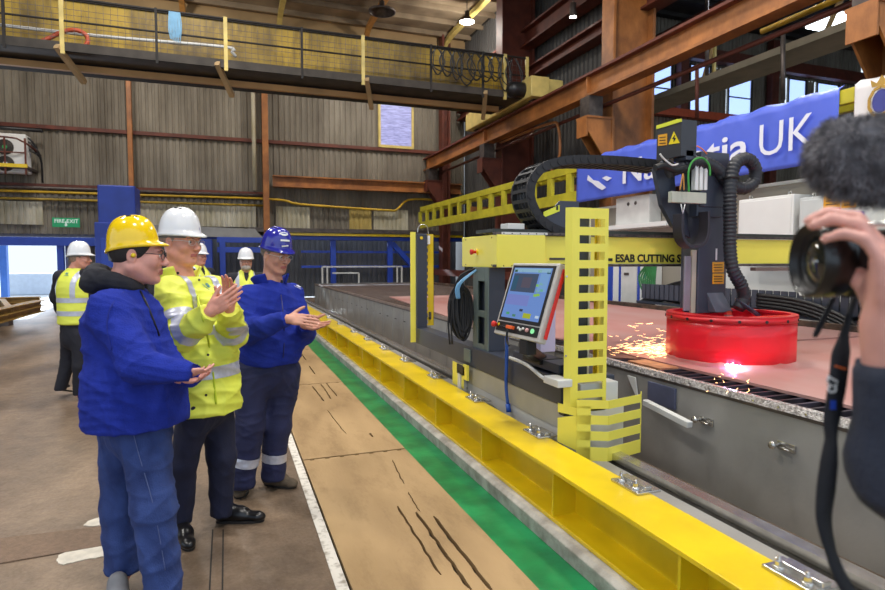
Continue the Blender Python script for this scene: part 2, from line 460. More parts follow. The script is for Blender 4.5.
# plate strip let into the floor with cement patches
mb = MB(); a = P(-40, 571, z=0); b = P(112, 545, z=0); c = P(112, 526, z=0); d = P(-40, 544, z=0)
mb.prism([(q.x, q.y, .001) for q in (a, b, c, d)], (0, 0, .006)); solo('floor_plate', mb, mat('worn plate', (128, 106, 88), .7, metal=.3, var=.12, scale=30, bump=.4, bscale=120), 'brown steel strip let into the floor behind the man in jeans', 'plate')
def blobpatch(name, pts, label, h=.004):
    q = [P(u, v, z=0) for (u, v) in pts]; q = spline(q, 5, True); rr = random.Random(3)
    mb = MB(); mb.prism([(p.x+rr.uniform(-.006, .006), p.y+rr.uniform(-.006, .006), .0005) for p in q], (0, 0, h)); return solo(name, mb, m_cement, label, 'patch', 'cement patches in the floor')
blobpatch('cement_patch', [(57, 561), (64, 553), (85, 548), (118, 545), (122, 552), (104, 557), (80, 561), (64, 565)], 'pale cement patch on the near side of the steel floor strip')
blobpatch('cement_patch', [(84, 526), (95, 519), (116, 516), (120, 524), (100, 526)], 'pale cement patch on the far side of the steel floor strip')
mb = MB()
for (u0, u1) in ((212, 213.2), (222.5, 223.5)):
    a = P(u0, 530, z=0); mb.box(a.x, a.x+.008, 1.2, a.y, 0, .003)
struct('trim_4', mb, m_dark)
# ================================================================ WALLS
def clad(x0, x1, z0, z1, y, pitch=.235, depth=.045, axis='x', mb=None):
    mb = mb or MB(); n = int((x1-x0)/pitch); pr = [(0, 0), (.28, 0), (.38, 1), (.9, 1)]
    pts = []
    for i in range(n):
        for (t, dd) in pr: pts.append((x0+(i+t)*pitch, y-depth*dd if axis == 'x' else y-depth*dd))
    pts.append((x0+n*pitch, y))
    vs = []; 
    for (p, q) in pts:
        for z in (z0, z1): vs.append((p, q, z) if axis == 'x' else (q, p, z))
    fs = [(2*i, 2*i+2, 2*i+3, 2*i+1) for i in range(len(pts)-1)]
    return mb.add(vs, fs)
w = clad(-20, 10.6, 4.3, 9.4, 26.0); clad(-20, -12, 0, 4.3, 26.0, mb=w); clad(-5.75, -4.4, 0, 2.2, 26.0, mb=w)
clad(-20, 10.6, 2.62, 4.4, 26.04, mb=w); clad(10.6, 37, 0, 9.3, 26.0, mb=w); clad(10.6, 20.4, 9.3, 12.2, 26.0, mb=w)
wx = [(20.9, 22.5), (23.7, 25.1), (26.4, 28.1), (30.9, 32.3), (33.2, 35.0)]
prev = 20.4
for (a, b) in wx: clad(prev, a, 9.3, 12.2, 26.0, mb=w); prev = b
clad(prev, 37, 9.3, 12.2, 26.0, mb=w); clad(10.6, 37, 12.2, 14.5, 26.0, mb=w)
struct('wall_back', w, m_clad)
struct('wall_back_upper', MB().box(-20, 10.6, 25.9, 26.1, 9.4, 12), m_beige)
w = clad(-5, 10.7, 0, 2.6, 26.9); w.box(-20, 10.6, 26.05, 26.12, 2.5, 12); w.box(-20, -12, 26.06, 26.2, 0, 5); struct('wall_back_lower', w, mat('lower cladding', (96, 96, 98), .7, var=.2, scale=1))
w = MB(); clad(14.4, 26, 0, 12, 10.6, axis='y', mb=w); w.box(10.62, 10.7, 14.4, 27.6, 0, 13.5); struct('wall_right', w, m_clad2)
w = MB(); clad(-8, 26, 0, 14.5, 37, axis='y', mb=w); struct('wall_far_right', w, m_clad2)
w = MB(); clad(9, 26, 0, 12, -20, axis='y', depth=-.045, mb=w); struct('wall_left', w, m_clad)
# lower sheets under the pipes, translucent patches
for (x0, x1, z0, z1, m_, lb) in ((-3.2, 1.4, 3.0, 3.95, m_trans, 'pale profiled sheet strip under the yellow pipe behind the blue steel tower'), (2.0, 3.55, 2.98, 3.9, m_trans, 'whitish profiled sheet low on the back wall beside the thick orange post'),
                         (5.1, 6.2, 3.0, 3.9, mat('yellowed sheet', (176, 152, 84), .6, var=.1, scale=2), 'yellowed profiled sheet low on the back wall'), (6.2, 7.9, 2.98, 3.9, m_trans, 'whitish profiled sheet at the corner end of the back wall'), (-9.6, -6.3, 2.95, 3.8, m_trans, 'pale profiled sheet above the open doorway')):
    solo('wall_sheet', clad(x0, x1, z0, z1, 25.93, pitch=.2, depth=.04), m_, lb, 'sheet')
# window in the back wall
b0 = P(380, 104, y=25.9); b1 = P(411, 147, y=25.9)
m_sky = None
m_win = bpy.data.materials.new('ribbed rooflight'); m_win.use_nodes = True
nt = m_win.node_tree; N_ = nt.nodes; bs_ = N_['Principled BSDF']
tc = N_.new('ShaderNodeTexCoord'); mp = N_.new('ShaderNodeMapping'); mp.inputs['Scale'].default_value = (1.2, 1, 9); nz = N_.new('ShaderNodeTexNoise'); nz.inputs['Scale'].default_value = 3; nz.inputs['Detail'].default_value = 6
rp = N_.new('ShaderNodeValToRGB'); rp.color_ramp.elements[0].position = .35; rp.color_ramp.elements[1].position = .7
rp.color_ramp.elements[0].color = (*lin((92, 98, 178)), 1); rp.color_ramp.elements[1].color = (*lin((190, 194, 246)), 1)
nt.links.new(tc.outputs['Object'], mp.inputs[0]); nt.links.new(mp.outputs[0], nz.inputs['Vector']); nt.links.new(nz.outputs['Fac'], rp.inputs[0])
nt.links.new(rp.outputs[0], bs_.inputs['Emission Color']); bs_.inputs['Emission Strength'].default_value = .75; bs_.inputs['Base Color'].default_value = (.2, .2, .3, 1)
w = MB().box(b0.x, b1.x, 25.84, 25.9, b1.z, b0.z); wo = struct('window_1', w, m_win)
fr = MB(); x0, x1, z0, z1 = b0.x, b1.x, b1.z, b0.z
for (a, b, c, d) in ((x0-.1, x0, z0-.1, z1+.1), (x1, x1+.1, z0-.1, z1+.1), (x0, x1, z0-.12, z0), (x0, x1, z1, z1+.1)): fr.box(a, b, 25.78, 25.92, c, d)
fr.build('window_frame', m_cream, wo)
# windows of the neighbouring bay: thin panes with daylight behind
m_pane = bpy.data.materials.new('old glass'); m_pane.use_nodes = True
nt = m_pane.node_tree; N_ = nt.nodes; bs_ = N_['Principled BSDF']; bs_.inputs['Base Color'].default_value = (*lin((180, 200, 235)), 1)
bs_.inputs['Emission Color'].default_value = (*lin((176, 198, 246)), 1); bs_.inputs['Emission Strength'].default_value = .75; bs_.inputs['Transmission Weight'].default_value = .5; bs_.inputs['Roughness'].default_value = .35; bs_.inputs['IOR'].default_value = 1.1
for i, (a, b) in enumerate(wx):
    g = struct('window_%d' % (i+2), MB().box(a, b, 25.97, 25.99, 9.3, 12.2), m_pane)
    fr = MB(); mid = (a+b)/2
    for xx in (a, b): fr.box(xx-.05, xx+.05, 25.9, 26.02, 9.25, 12.25)
    for zz in (9.3, 10.75, 12.2): fr.box(a, b, 25.92, 26.02, zz-.03, zz+.03)
    fr.build('window_frame', m_dark, g)
# lower tier of brighter windows on the neighbouring wall is left of the walkway
# girts, pipes, ledges on the back wall
struct('trim_5', MB().box(-20, 10, 25.82, 25.95, 6.49, 6.63), m_mar)
struct('trim_6', MB().box(-20, 1.5, 25.78, 25.95, 4.34, 4.46), m_mar)
def pipe(name, pts, r, m_, label, cat='pipe', group=None):
    return solo(name, MB().tube(pts, r, 10), m_, label, cat, group)
pipe('yellow_pipe', spline([(-20, 25.7, 4.14), (-5, 25.7, 4.15), (1.6, 25.7, 4.18), (3.0, 25.7, 4.0), (6.6, 25.7, 3.86), (7.2, 25.7, 3.9), (7.75, 25.7, 4.35), (9, 25.7, 4.4)], 4), .05, mat('yellow pipe', (200, 160, 34), .5, var=.2, scale=2), 'upper yellow pipe running along the whole back wall')
pipe('yellow_pipe', [(-20, 25.75, 3.86), (1.6, 25.75, 3.9)], .045, mat('yellow pipe dull', (160, 132, 40), .5, var=.3, scale=2), 'lower yellow pipe under the first one on the back wall')
pipe('steel_pipe', [(-20, 25.66, 4.27), (1.5, 25.66, 4.3)], .06, m_dst, 'dark steel pipe just above the yellow pipe on the back wall')
struct('trim_7', MB().box(.9, 10.3, 25.5, 26, 2.86, 2.98).box(.9, 10.3, 25.4, 26, 2.80, 2.86), m_dst)
struct('trim_8', MB().box(1.9, 10.3, 25.45, 25.6, 2.68, 2.78), m_yel)
struct('trim_9', MB().box(-3, 10.3, 25.6, 26, 2.5, 2.66).box(-14, -4.4, 25.6, 26, 2.17, 2.48), m_blue)
# blue bracing under the ledge
def brace(pts, label, w=.22):
    mb = MB()
    for i, (a, b) in enumerate(pts): mb.bar(a, b, w, .2+.014*i, up=Vector((0, 1, 0)))
    return solo('blue_brace', mb, m_blue, label, 'frame', bevel=.01)
brace([((4.35, 25.8, 0), (4.35, 25.8, 2.5))], 'blue upright post of the back wall behind the cutting table, beside the grey railing')
brace([((6.9, 25.8, 0), (6.9, 25.8, 2.5)), ((7.0, 25.8, 2.4), (8.3, 25.8, 1.0))], 'blue upright with a diagonal strut on the back wall behind the cutting table')
brace([((-.35, 25.3, 2.45), (1.8, 25.3, 2.45)), ((-.35, 25.3, 2.05), (1.8, 25.3, 2.05)), ((-.15, 25.3, 0), (-.15, 25.3, 2.5)), ((1.75, 25.3, 0), (1.75, 25.3, 2.4))], 'blue box frame on the wall between the white helmets')
brace([((3.0, 25.9, 2.0), (9.6, 25.9, 2.0)), ((3.0, 25.9, 1.35), (9.6, 25.9, 1.35))], 'pair of thin blue rails across the lower back wall', .1)
brace([((-5.85, 25.8, 0), (-5.85, 25.8, 2.2)), ((-5.85, 25.8, 1.0), (-4.4, 25.8, 1.0))], 'blue door post beside the open doorway')
# grey handrail by the far end of the table
mb = MB()
for a, b in (((3.7, 24.6, 1.36), (7.1, 24.6, 1.36)), ((3.7, 24.6, .1), (3.7, 24.6, 1.36)), ((7.1, 24.6, .1), (7.1, 24.6, 1.36)), ((3.9, 24.6, .1), (3.9, 24.6, 1.33)), ((4.1, 24.5, 1.1), (5.2, 24.5, 1.1)), ((5.2, 24.5, .3), (5.2, 24.5, 1.1)), ((6.9, 24.6, .1), (6.9, 24.6, 1.36))): mb.bar(a, b, .06, .06)
mb.box(3.6, 7.2, 24.5, 24.7, 0, .1)
solo('guard_rail', mb, m_lgry, 'grey metal guard rail standing behind the far end of the cutting table', 'railing')
# open doorway bits outside
mb = MB(); mb.bar((-8.6, 29, 0), (-8.6, 29, 2.5), .25, .25); mb.bar((-9.6, 29, 0), (-8.65, 29, 2.4), .18, .18); mb.bar((-10.5, 29, 1.3), (-8.6, 29, 1.3), .08, .08)
solo('blue_trestle', mb, mat('sunlit blue steel', (70, 120, 200), .5, var=.05), 'leaning blue steel frame outside the open doorway', 'frame')
tag(MB().box(-9.9, -7.9, 33, 34, 0, 1.0).build('barrier', mat('pale barrier', (205, 215, 225), .6, var=.05), origin=(-8.9, 33.5, 0)), 'low pale barrier outside the open doorway', 'barrier')
# posts on the back wall
def hpost(x, y, w, d, z0, z1, label, m_=None, name='steel_post', grp=None):
    mb = MB(); mb.box(x-w/2, x+w/2, y-d/2, y+d/2, z0, z1)
    return solo(name, mb, m_ or m_or, label, 'post', grp, bevel=.015)
hpost(-3.38, 25.6, .17, .2, 2.2, 9.3, 'slim orange post on the back wall above the blue steel tower')
hpost(1.58, 25.55, .24, .3, 0, 9.3, 'tall orange post on the back wall behind the blue helmet')
pipe('conduit', [(1.15, 25.7, 4.5), (1.15, 25.7, 9.2)], .09, m_trans, 'pale vertical downpipe beside the tall orange post')
mb = MB(); mb.box(1.85, 10.3, 25.3, 25.75, 4.68, 5.12)
solo('cross_girder', MB().box(1.85, 10.2, 25.5, 25.56, 4.68, 5.12).box(1.85, 10.2, 25.35, 25.7, 5.08, 5.13).box(1.85, 10.2, 25.35, 25.7, 4.66, 4.71), m_or, 'orange horizontal girder across the back wall beside the tall orange post', 'girder')
# exit sign
e0 = P(52, 217.5, y=25.5); e1 = P(80, 227.5, y=25.5)
t = thing('exit_sign', 'green fire exit sign hung on the back wall above the open doorway', 'sign', (e0.x, 25.5, e1.z))
MB().box(e0.x, e1.x, 25.48, 25.54, e1.z, e0.z).build('panel', mat('exit green', (24, 140, 88), .4, var=0, emit=(24, 140, 88), es=.25), t, .01)
m_sg = glow('sign white', (225, 240, 232), .8)
text('lettering', 'FIRE EXIT', .2, (e0.x+.07, 25.47, e0.z-.19), (1, 0, 0), (0, 0, 1), m_sg, t, .004, .001, width=(e1.x-e0.x)*.86)
ar = MB(); cx = (e0.x+e1.x)/2; zz = e1.z
ar.box(cx-.02, cx+.02, 25.465, 25.475, zz+.08, zz+.21); ar.prism([(cx-.07, 25.465, zz+.1), (cx, 25.465, zz+.03), (cx+.07, 25.465, zz+.1), (cx, 25.465, zz+.07)], (0, .01, 0)); ar.build('arrow', m_sg, t)
for xx in (e0.x+.1, e1.x-.1): MB().bar((xx, 25.52, e0.z), (xx, 25.9, e0.z+.5), .02, .02).build('hanger', m_dst, t)
# blue steel tower
t = thing('blue_tower', 'tall blue steel tower with a door panel standing before the back wall', 'tower', (-3.55, 23, 0))
a = P(97, 188, y=23); b = P(138, 188, y=23)
MB().box(a.x, b.x-.1, 23, 24.3, 2.6, a.z+.12).build('upper_casing', m_dblue, t, .04)
a2 = P(94, 222, y=22.9); b2 = P(139, 222, y=22.9)
MB().box(a2.x, b2.x, 22.9, 24.4, 0, a2.z).build('lower_casing', m_dblue, t, .03)
a3 = P(100, 238, y=22.85)
MB().box(a3.x, a3.x+.7, 22.87, 22.9, .3, a3.z).build('hatch', m_blue, t, .01)
# second blue cabinet behind the white helmets
a = P(190, 240, y=23.5); b = P(212, 240, y=23.5); solo('blue_cabinet', MB().box(a.x-.2, b.x, 23.5, 24.3, 0, 2.4), m_dblue, 'plain blue cabinet standing before the back wall between the tower and the blue box frame', 'cabinet', bevel=.02)
# grey sloping duct by the wall
mb = MB(); mb.prism([(-3, 25.2, 2.55), (1.4, 25.2, 2.55), (1.1, 25.2, 2.9), (-3, 25.2, 3.0)], (0, .4, 0)); solo('duct', mb, m_gry, 'grey duct along the back wall above the blue box frame', 'duct', bevel=.01)
# air conditioning unit on a railed platform
t = thing('air_conditioner', 'white outdoor air conditioning unit with two fans mounted high on the back wall', 'air conditioner', (-7.4, 25.2, 4.95))
x0, x1, z0, z1 = P(-22, 150, y=25).x, P(26, 150, y=25).x, P(13, 172, y=25).z, P(13, 133.5, y=25).z; xf_ = P(5, 150, y=25).x
MB().box(x0, x1, 25.0, 25.6, z0, z1).build('casing', m_wht, t, .03)
for zc in (z0+.28, z0+.86):
    fm = MB(); c = Vector((xf_, 24.99, zc)); fm.disc(c, (0, -1, 0), .27, .02, 28); o = fm.build('fan', mat('fan grille', (52, 52, 46), .5, var=.1), t)
    g = MB(); g.disc(c+Vector((0, -.02, 0)), (0, -1, 0), .075, .02, 16); g.build('fan_hub', mat('hub green', (60, 160, 90), .5, var=0) if zc > z0+.5 else m_wht, o)
    r_ = MB()
    for rr in (.11, .16, .21, .26): r_.tube([c+Vector((math.cos(k*PI/14)*rr, -.035, math.sin(k*PI/14)*rr)) for k in range(28)], .006, 5, closed=True)
    r_.build('guard_ring', m_dst, o)
t = thing('wall_platform', 'railed service platform under the air conditioning unit', 'platform', (-7.4, 25.2, 4.8))
MB().box(-9.5, -6.5, 24.5, 26, 4.86, 4.93).build('deck', m_dst, t); MB().box(-9.5, -6.45, 24.42, 24.5, 4.84, 4.96).build('toe_board', m_yel, t)
mb = MB()
for xx in (-8.4, -7.1, -6.5): mb.bar((xx, 24.47, 4.6), (xx, 24.47, 5.85), .05, .05)
mb.tube(spline([(-9.5, 24.47, 5.88), (-7.1, 24.47, 5.86), (-6.65, 24.6, 5.78), (-6.4, 25.1, 5.6), (-6.4, 25.9, 5.5)], 4), .03); mb.tube([(-9.5, 24.47, 5.35), (-6.5, 24.47, 5.35)], .025)
mb.build('handrail', m_mar, t)
mb = MB()
for k in range(4): mb.tube(spline([(-6.85, 25.2+k*.1, 6.1-k*.1), (-6.5, 25.3, 5.9-k*.12), (-6.3, 25.5, 5.3), (-6.35, 25.8, 4.5)], 5), .035)
mb.tube([(-9, 25.4, 6.35), (-6.2, 25.4, 6.32)], .07)
solo('cable_bundle', mb, m_blk, 'black cables hanging beside the air conditioning unit', 'cables')
# ================================================================ CEILING
c = MB(); c.box(-20, 10.6, -8, 26.1, 11.75, 11.9)
for k in range(26): y = 25.2-k*1.3; c.box(-20, 10.6, y-.05, y+.05, 11.55, 11.75)
struct('ceiling', c, m_roof)
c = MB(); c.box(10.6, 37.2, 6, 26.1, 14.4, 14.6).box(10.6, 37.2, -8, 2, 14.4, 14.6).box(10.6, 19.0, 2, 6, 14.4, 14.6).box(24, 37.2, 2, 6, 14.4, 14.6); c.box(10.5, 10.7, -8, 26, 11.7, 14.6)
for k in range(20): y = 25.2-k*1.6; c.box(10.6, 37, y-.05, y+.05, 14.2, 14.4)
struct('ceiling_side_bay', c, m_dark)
rb = None
for i, xx in enumerate((-8.6, -5.0, -1.4, 2.2, 5.8, 9.4)):
    mb = MB(); mb.tube(spline([(xx, 25.75, 9.2), (xx, 25.75, 10.5), (xx, 25.6, 11.0), (xx, 24.9, 11.4), (xx, 23.5, 11.45)], 4)+[Vector((xx, 6, 11.45))], .14, 4)
    solo('roof_rib', mb, m_cream if i % 2 else mat('ochre paint', (170, 120, 60), .6, var=.15), 'curved painted rib climbing the upper back wall and running along the roof', 'rib', 'painted ribs under the roof')
# eaves girder and wall beams on the crane side
for (xx, zz, s, lb) in ((10.15, 9.2, .5, 'deep rust-red eaves girder above the crane runway'), (10.3, 8.1, .3, 'thin rust-red rail below the eaves girder')):
    solo('eaves_girder', MB().box(xx, xx+.1, 6, 25.8, zz, zz+s).box(xx-.2, xx+.3, 6, 25.8, zz+s, zz+s+.06).box(xx-.2, xx+.3, 6, 25.8, zz-.06, zz), m_mar, lb, 'girder')
# big crane columns
def column(y, label, z1=11.6, m_=m_or, xb=10.4):
    mb = MB(); w = .5
    mb.box(9.15, 9.23, y-w/2, y+w/2, 0, z1); mb.box(xb-.05, xb+.03, y-w/2, y+w/2, 0, z1); mb.box(9.2, xb, y-.04, y+.04, 0, z1)
    t = thing('crane_column', label, 'column', (9.8, y, 0)); mb.build('shaft', m_, t, .01)
    br = MB(); br.prism([(9.16, y-.22, 5.15), (8.45, y-.22, 5.15), (8.45, y-.22, 4.85), (9.16, y-.22, 3.9)], (0, .04, 0)); br.prism([(9.16, y+.18, 5.15), (8.45, y+.18, 5.15), (8.45, y+.18, 4.85), (9.16, y+.18, 3.9)], (0, .04, 0))
    br.box(8.42, 9.16, y-.25, y+.25, 5.15, 5.2); br.box(8.42, 8.46, y-.22, y+.22, 4.7, 5.15)
    br.build('bracket', m_, t)
    MB().box(8.5, 8.9, y-.2, y+.2, 5.2, 5.70).build('packer', m_dst, t)
    pass
column(12.9, 'broad orange steel column carrying the runway beam behind the banner')
column(19.25, 'rust-orange crane column further back, behind the cable loop on the gantry', m_=m_mar)
column(25.3, 'dark red crane column in the corner of the hall', m_=m_mar, xb=9.5)
column(5.95, 'orange crane column above the furry microphone, cut by the picture edge')
# runway beam
t = thing('runway_beam', 'long orange runway beam of the overhead crane on the bracketed columns', 'beam', (8.7, 12, 5.72))
MB().box(8.66, 8.74, -6, 25.9, 5.74, 6.22).build('web', m_or, t); MB().box(8.5, 8.9, -6, 25.9, 6.2, 6.26).build('top_flange', m_mar, t); MB().box(8.52, 8.88, -6, 25.9, 5.7, 5.76).build('bottom_flange', m_or, t)
MB().box(8.66, 8.74, -6, 25.9, 6.26, 6.31).build('crane_rail', m_dst, t)
sf = MB()
for y in (6, 12.9, 19.2, 25.4): sf.box(8.55, 8.66, y-.02, y+.02, 5.76, 6.2)
sf.build('stiffener', m_or, t)
# pipes and service rail beyond the runway
pipe('service_pipe', [(9.05, -2, 5.53), (9.05, 25, 5.53)], .05, m_mar, 'maroon service pipe slung below the runway beam')
pipe('service_pipe', [(9.3, -2, 5.80), (9.3, 8.4, 5.80)], .05, mat('yellow pipe', (0, 0, 0)), 'yellow pipe slung beside the runway beam in the upper corner')
pipe('drop_pipe', spline([(8.9, 18.6, 5.65), (8.9, 15.4, 5.6), (8.95, 14.9, 5.4), (8.95, 14.8, 4.6), (8.95, 15.2, 4.3), (8.95, 15.3, 3.2)], 5), .04, m_or, 'bent orange pipe dropping from the runway beam near the broad column')
# hanging rods / pipes of the neighbouring bay
for (u, v0, v1, lb) in ((697, 118, 65, 'maroon vertical rod hanging beside the tool carrier top'), (707, 75, 0, 'thin dark vertical pipe beyond the runway beam'), (783, 100, 30, 'thin grey vertical rod beside the far roof lamps')):
    a = P(u, v0, x=11.5); b = P(u, v1, x=11.5); pipe('hanging_rod', [a, b], .05, m_mar if u == 697 else m_dst, lb, 'rod')
# walkway in the neighbouring bay
t = thing('side_walkway', 'beige crane walkway running through the neighbouring bay above the banner', 'walkway', (13.4, 12, 6.5))
MB().box(13, 14.1, 3, 25.5, 6.72, 6.78).build('deck', mat('walkway putty', (170, 160, 138), .6, var=.12, scale=2), t); MB().box(12.95, 13.02, 3, 25.5, 6.72, 6.9).build('edge_channel', mat('walkway putty', (0, 0, 0)), t)
for k in range(6):
    y = 5.5+k*3.9; MB().bar((13.0, y, 6.8), (13.0, y, 8.1), .07, .07).build('post', m_cream, t); MB().bar((13.05, y, 8.0), (13.9, y+1.5, 6.8), .09, .09).build('knee_brace', m_beige, t)
solo('bay_girder', MB().box(13.2, 13.3, 3, 25.8, 8.3, 8.9).box(13, 13.5, 3, 25.8, 8.25, 8.3), m_mar, 'rust-red girder above the beige walkway in the neighbouring bay', 'girder')
for i, (xx, y) in enumerate(((22.9, 25.6), (29.3, 25.6), (18.5, 25.6))):
    hpost(xx, y, .5, .4, 0, 14, ['rust-red post between the far windows of the neighbouring bay', 'orange-red post in the neighbouring bay, right before the last far windows', 'rust-red post by the first far window of the neighbouring bay'][i] if i != 1 else 'orange-red post in the neighbouring bay just before the last two far windows', m_mar)
solo('bay_beam', MB().box(10.8, 36.5, 25.3, 25.7, 9.2, 9.6), mat('red oxide beam', (176, 74, 40), .5, var=.1), 'red oxide beam along the sills of the far windows', 'beam')
solo('bay_beam', MB().box(10.8, 36.5, 25.3, 25.7, 12.3, 12.9), m_mar, 'dark red beam above the far windows of the neighbouring bay', 'beam')
# skylight strips above the neighbouring bay
sk = glow('daylight sheet', (215, 240, 240), 2.2)
a = P(790, 10, z=14.35); 
for (x0, x1, y0, y1, lb) in ((24.5, 26.0, 15, 19.5, 0), (27.5, 28.8, 12.5, 18.5, 0)):
    tag(MB().box(x0, x1, y0, y1, 14.3, 14.39).build('window_skylight', sk), kind='structure')
# ================================================================ ROOF LAMPS
lampm = glow('lamp glass', (255, 252, 240), 40)
def lamp(p, label, r=.28, size=(1, 1), on=True):
    t = thing('roof_lamp', label, 'lamp', p)
    MB().lathe([(.02, .42), (.09, .4), (.1, .22), (r, .02), (r, 0), (r-.02, 0)], p, Z, 24).build('lamp_shade', m_dst, t)
    MB().disc(Vector(p)+Vector((0, 0, .0)), Z, r-.02, .02).build('diffuser', lampm if on else m_wht, t)
    MB().tube([Vector(p)+Vector((0, 0, .4)), (p[0], p[1], 11.7 if p[0] < 10.6 else 14.4)], .015, 6).build('hanger', m_dst, t)
lp = P(467, 22, y=21.5); lamp(tuple(lp), 'lit roof lamp hanging above the end of the yellow crane bridge', .3)
lp = P(573, 17, x=9.9); lamp(tuple(lp), 'small lit lamp near the rust-red eaves girder', .12)
a = P(826, 22, x=14.8); 
t = thing('strip_lamp', 'lit rectangular lamp under the roof of the neighbouring bay', 'lamp', tuple(a)); MB().box(a.x-.1, a.x+1.3, a.y-.5, a.y+.5, a.z, a.z+.05).build('diffuser', glow('strip glass', (235, 245, 255), 9), t)
MB().box(a.x-.15, a.x+1.35, a.y-.55, a.y+.55, a.z+.05, a.z+.2).build('housing', m_dst, t)
MB().tube([(a.x+.6, a.y, a.z+.2), (a.x+.6, a.y, 14.4)], .02, 6).build('hanger', m_dst, t)
# ================================================================ OVERHEAD CRANE
CY = 17.0
t = thing('bridge_crane', 'yellow overhead crane bridge with a railed walkway spanning the hall', 'crane', (0, CY, 6.2))
MB().box(-14, 8.4, CY+.2, CY+.9, 6.5, 8.0).build('box_girder', m_dyel, t, .01)
MB().box(-14, 8.0, CY-.17, CY-.05, 6.22, 6.37).build('bottom_rail', mat('faded ochre', (176, 134, 82), .6, var=.15, scale=1), t); MB().box(-14, 8.2, CY-.05, CY+.8, 6.36, 6.5).build('shaded_underside', m_dark, t)  # second box is dark to paint in the shaded hollow under the walkway
MB().box(-14, 8.6, CY-1.0, CY+.2, 6.42, 6.47).box(-14, 8.6, CY-1.02, CY-.97, 6.42, 6.62).build('walkway_deck', mat('walkway mesh', (66, 60, 54), .7, metal=.3, var=.25, scale=3), t)
MB().box(-14, 8.4, CY+.15, CY+.95, 8.0, 8.05).build('top_flange', m_dark, t)
hr = MB(); FYC = CY-1.0
for zz in (7.62,): hr.tube([(-14, FYC, zz), (8.6, FYC, zz)], .03, 8)
hr.tube([(-14, FYC, 7.1), (8.6, FYC, 7.1)], .025, 8)
hr.build('handrail', m_dark, t)
for k, u in enumerate((5, 63, 157, 226, 302, 363, 431, 483, 505, 527)):
    w_ = .045 if k in (1, 3, 5, 8, 9) else .028; p = P(u, 60, y=FYC); MB().box(p.x-w_, p.x+w_, FYC-.03, FYC+.03, 6.35, 7.66).build('post', m_cream if k in (1, 3, 5, 8, 9) else m_dark, t)
for u in (-60, 75, 228, 372, 487):
    p = P(u, 85, y=CY-.6); MB().bar((p.x-.25, CY-1.05, 6.5), (p.x+.1, CY-.1, 5.98), .12, .12).build('knee_bracket', m_beige, t)
# mesh panels drawn with wires
wm = MB()
for k in range(7): wm.tube([(-14, FYC+.03, 6.6+k*.13), (8.5, FYC+.03, 6.6+k*.13)], .006, 4)
for k in range(150): wm.tube([(-14+k*.15, FYC+.03, 6.5), (-14+k*.15, FYC+.03, 7.6)], .005, 4)
wm.build('mesh_panel', m_dst, t)
MB().box(8.35, 8.95, 15.4, 20.4, 6.36, 6.95).build('end_carriage', m_cream, t, .03)
for y in (15.8, 20.0): MB().disc((8.55, y, 6.5), (1, 0, 0), .2, .3, 20).build('wheel', m_dst, t)
# drive motor
mo = MB(); a = P(512, 88, y=15.8); b = P(538, 88, y=15.8)
mo.lathe([(.001, 0), (.1, 0), (.19, .1), (.22, .2), (.22, .75), (.17, .85), (.17, .95)], (a.x-.1, 15.9, a.z), (1, 0, 0), 20); mo.build('motor', m_blk, t)
for k in range(8): pass
gb = MB().box(b.x, b.x+.75, 15.6, 16.2, a.z-.32, a.z+.33); gb.build('gearbox', m_cream, t, .04)
# festoon loops
cl = MB(); rr = random.Random(4)
for k in range(9):
    p = P(437+k*9.6, 55, y=FYC-.05); x = p.x; w_ = rr.uniform(.18, .3); dz = rr.uniform(.7, 1.0)
    cl.tube(spline([(x-.05, FYC-.07, 7.55), (x-w_, FYC-.09, 7.55-dz*.45), (x, FYC-.1, 7.55-dz), (x+w_, FYC-.09, 7.55-dz*.5), (x+.03, FYC-.07, 7.55)], 6), .022, 6)
    cl.tube(spline([(x-.1, FYC-.12, 7.5), (x-w_*.6, FYC-.12, 7.3-dz*.35), (x+.1, FYC-.14, 7.5-dz*.8), (x+w_*.8, FYC-.12, 7.3-dz*.4), (x+.1, FYC-.1, 7.5)], 6), .016, 6)
solo('cable_loops', cl, m_blk, 'tangle of black cable loops hung on the crane walkway railing', 'cables')
# hose and trunking on the crane
q = [P(u, v, y=16.4) for (u, v) in ((-8, 41), (10, 42), (27, 45), (45, 40), (62, 32), (75, 30), (85, 34), (88, 41), (84, 47), (79, 50))]
pipe('hose', spline(q, 5), .05, mat('orange hose', (206, 92, 60), .4, var=.05), 'orange hose looped on the crane walkway near the picture corner', 'hose')
q = [P(u, v, y=16.7) for (u, v) in ((0, 25), (60, 32), (120, 38), (225, 47), (232, 52), (236, 57))]
pipe('steel_conduit', spline(q, 4), .04, m_lgry, 'grey conduit pipe running along the crane walkway', 'pipe')
mb = MB()
for (u0, u1, v) in ((142, 160, 55), (162, 195, 59), (198, 224, 62)):
    a = P(u0, v, y=16.8); b = P(u1, v, y=16.8); mb.box(a.x, b.x, 16.78, 16.95, a.z-.12, a.z+.1)
solo('cable_trunking', mb, m_trans, 'whitish cable trunking lying on the crane walkway', 'trunking')
q = P(175, 25, y=FYC-.03); mb = MB(); 
for k in range(14): mb.tube(spline([(q.x-.12+k*.018, FYC-.06, 7.6), (q.x-.14+k*.022, FYC-.08, 7.2+.1*math.sin(k*2)), (q.x-.1+k*.017, FYC-.06, 6.95+.06*math.sin(k*3))], 4), .012, 5)
solo('rope', mb, mat('blue rope', (120, 165, 195), .7, var=.1), 'pale blue rope hung in a hank on the crane railing', 'rope')
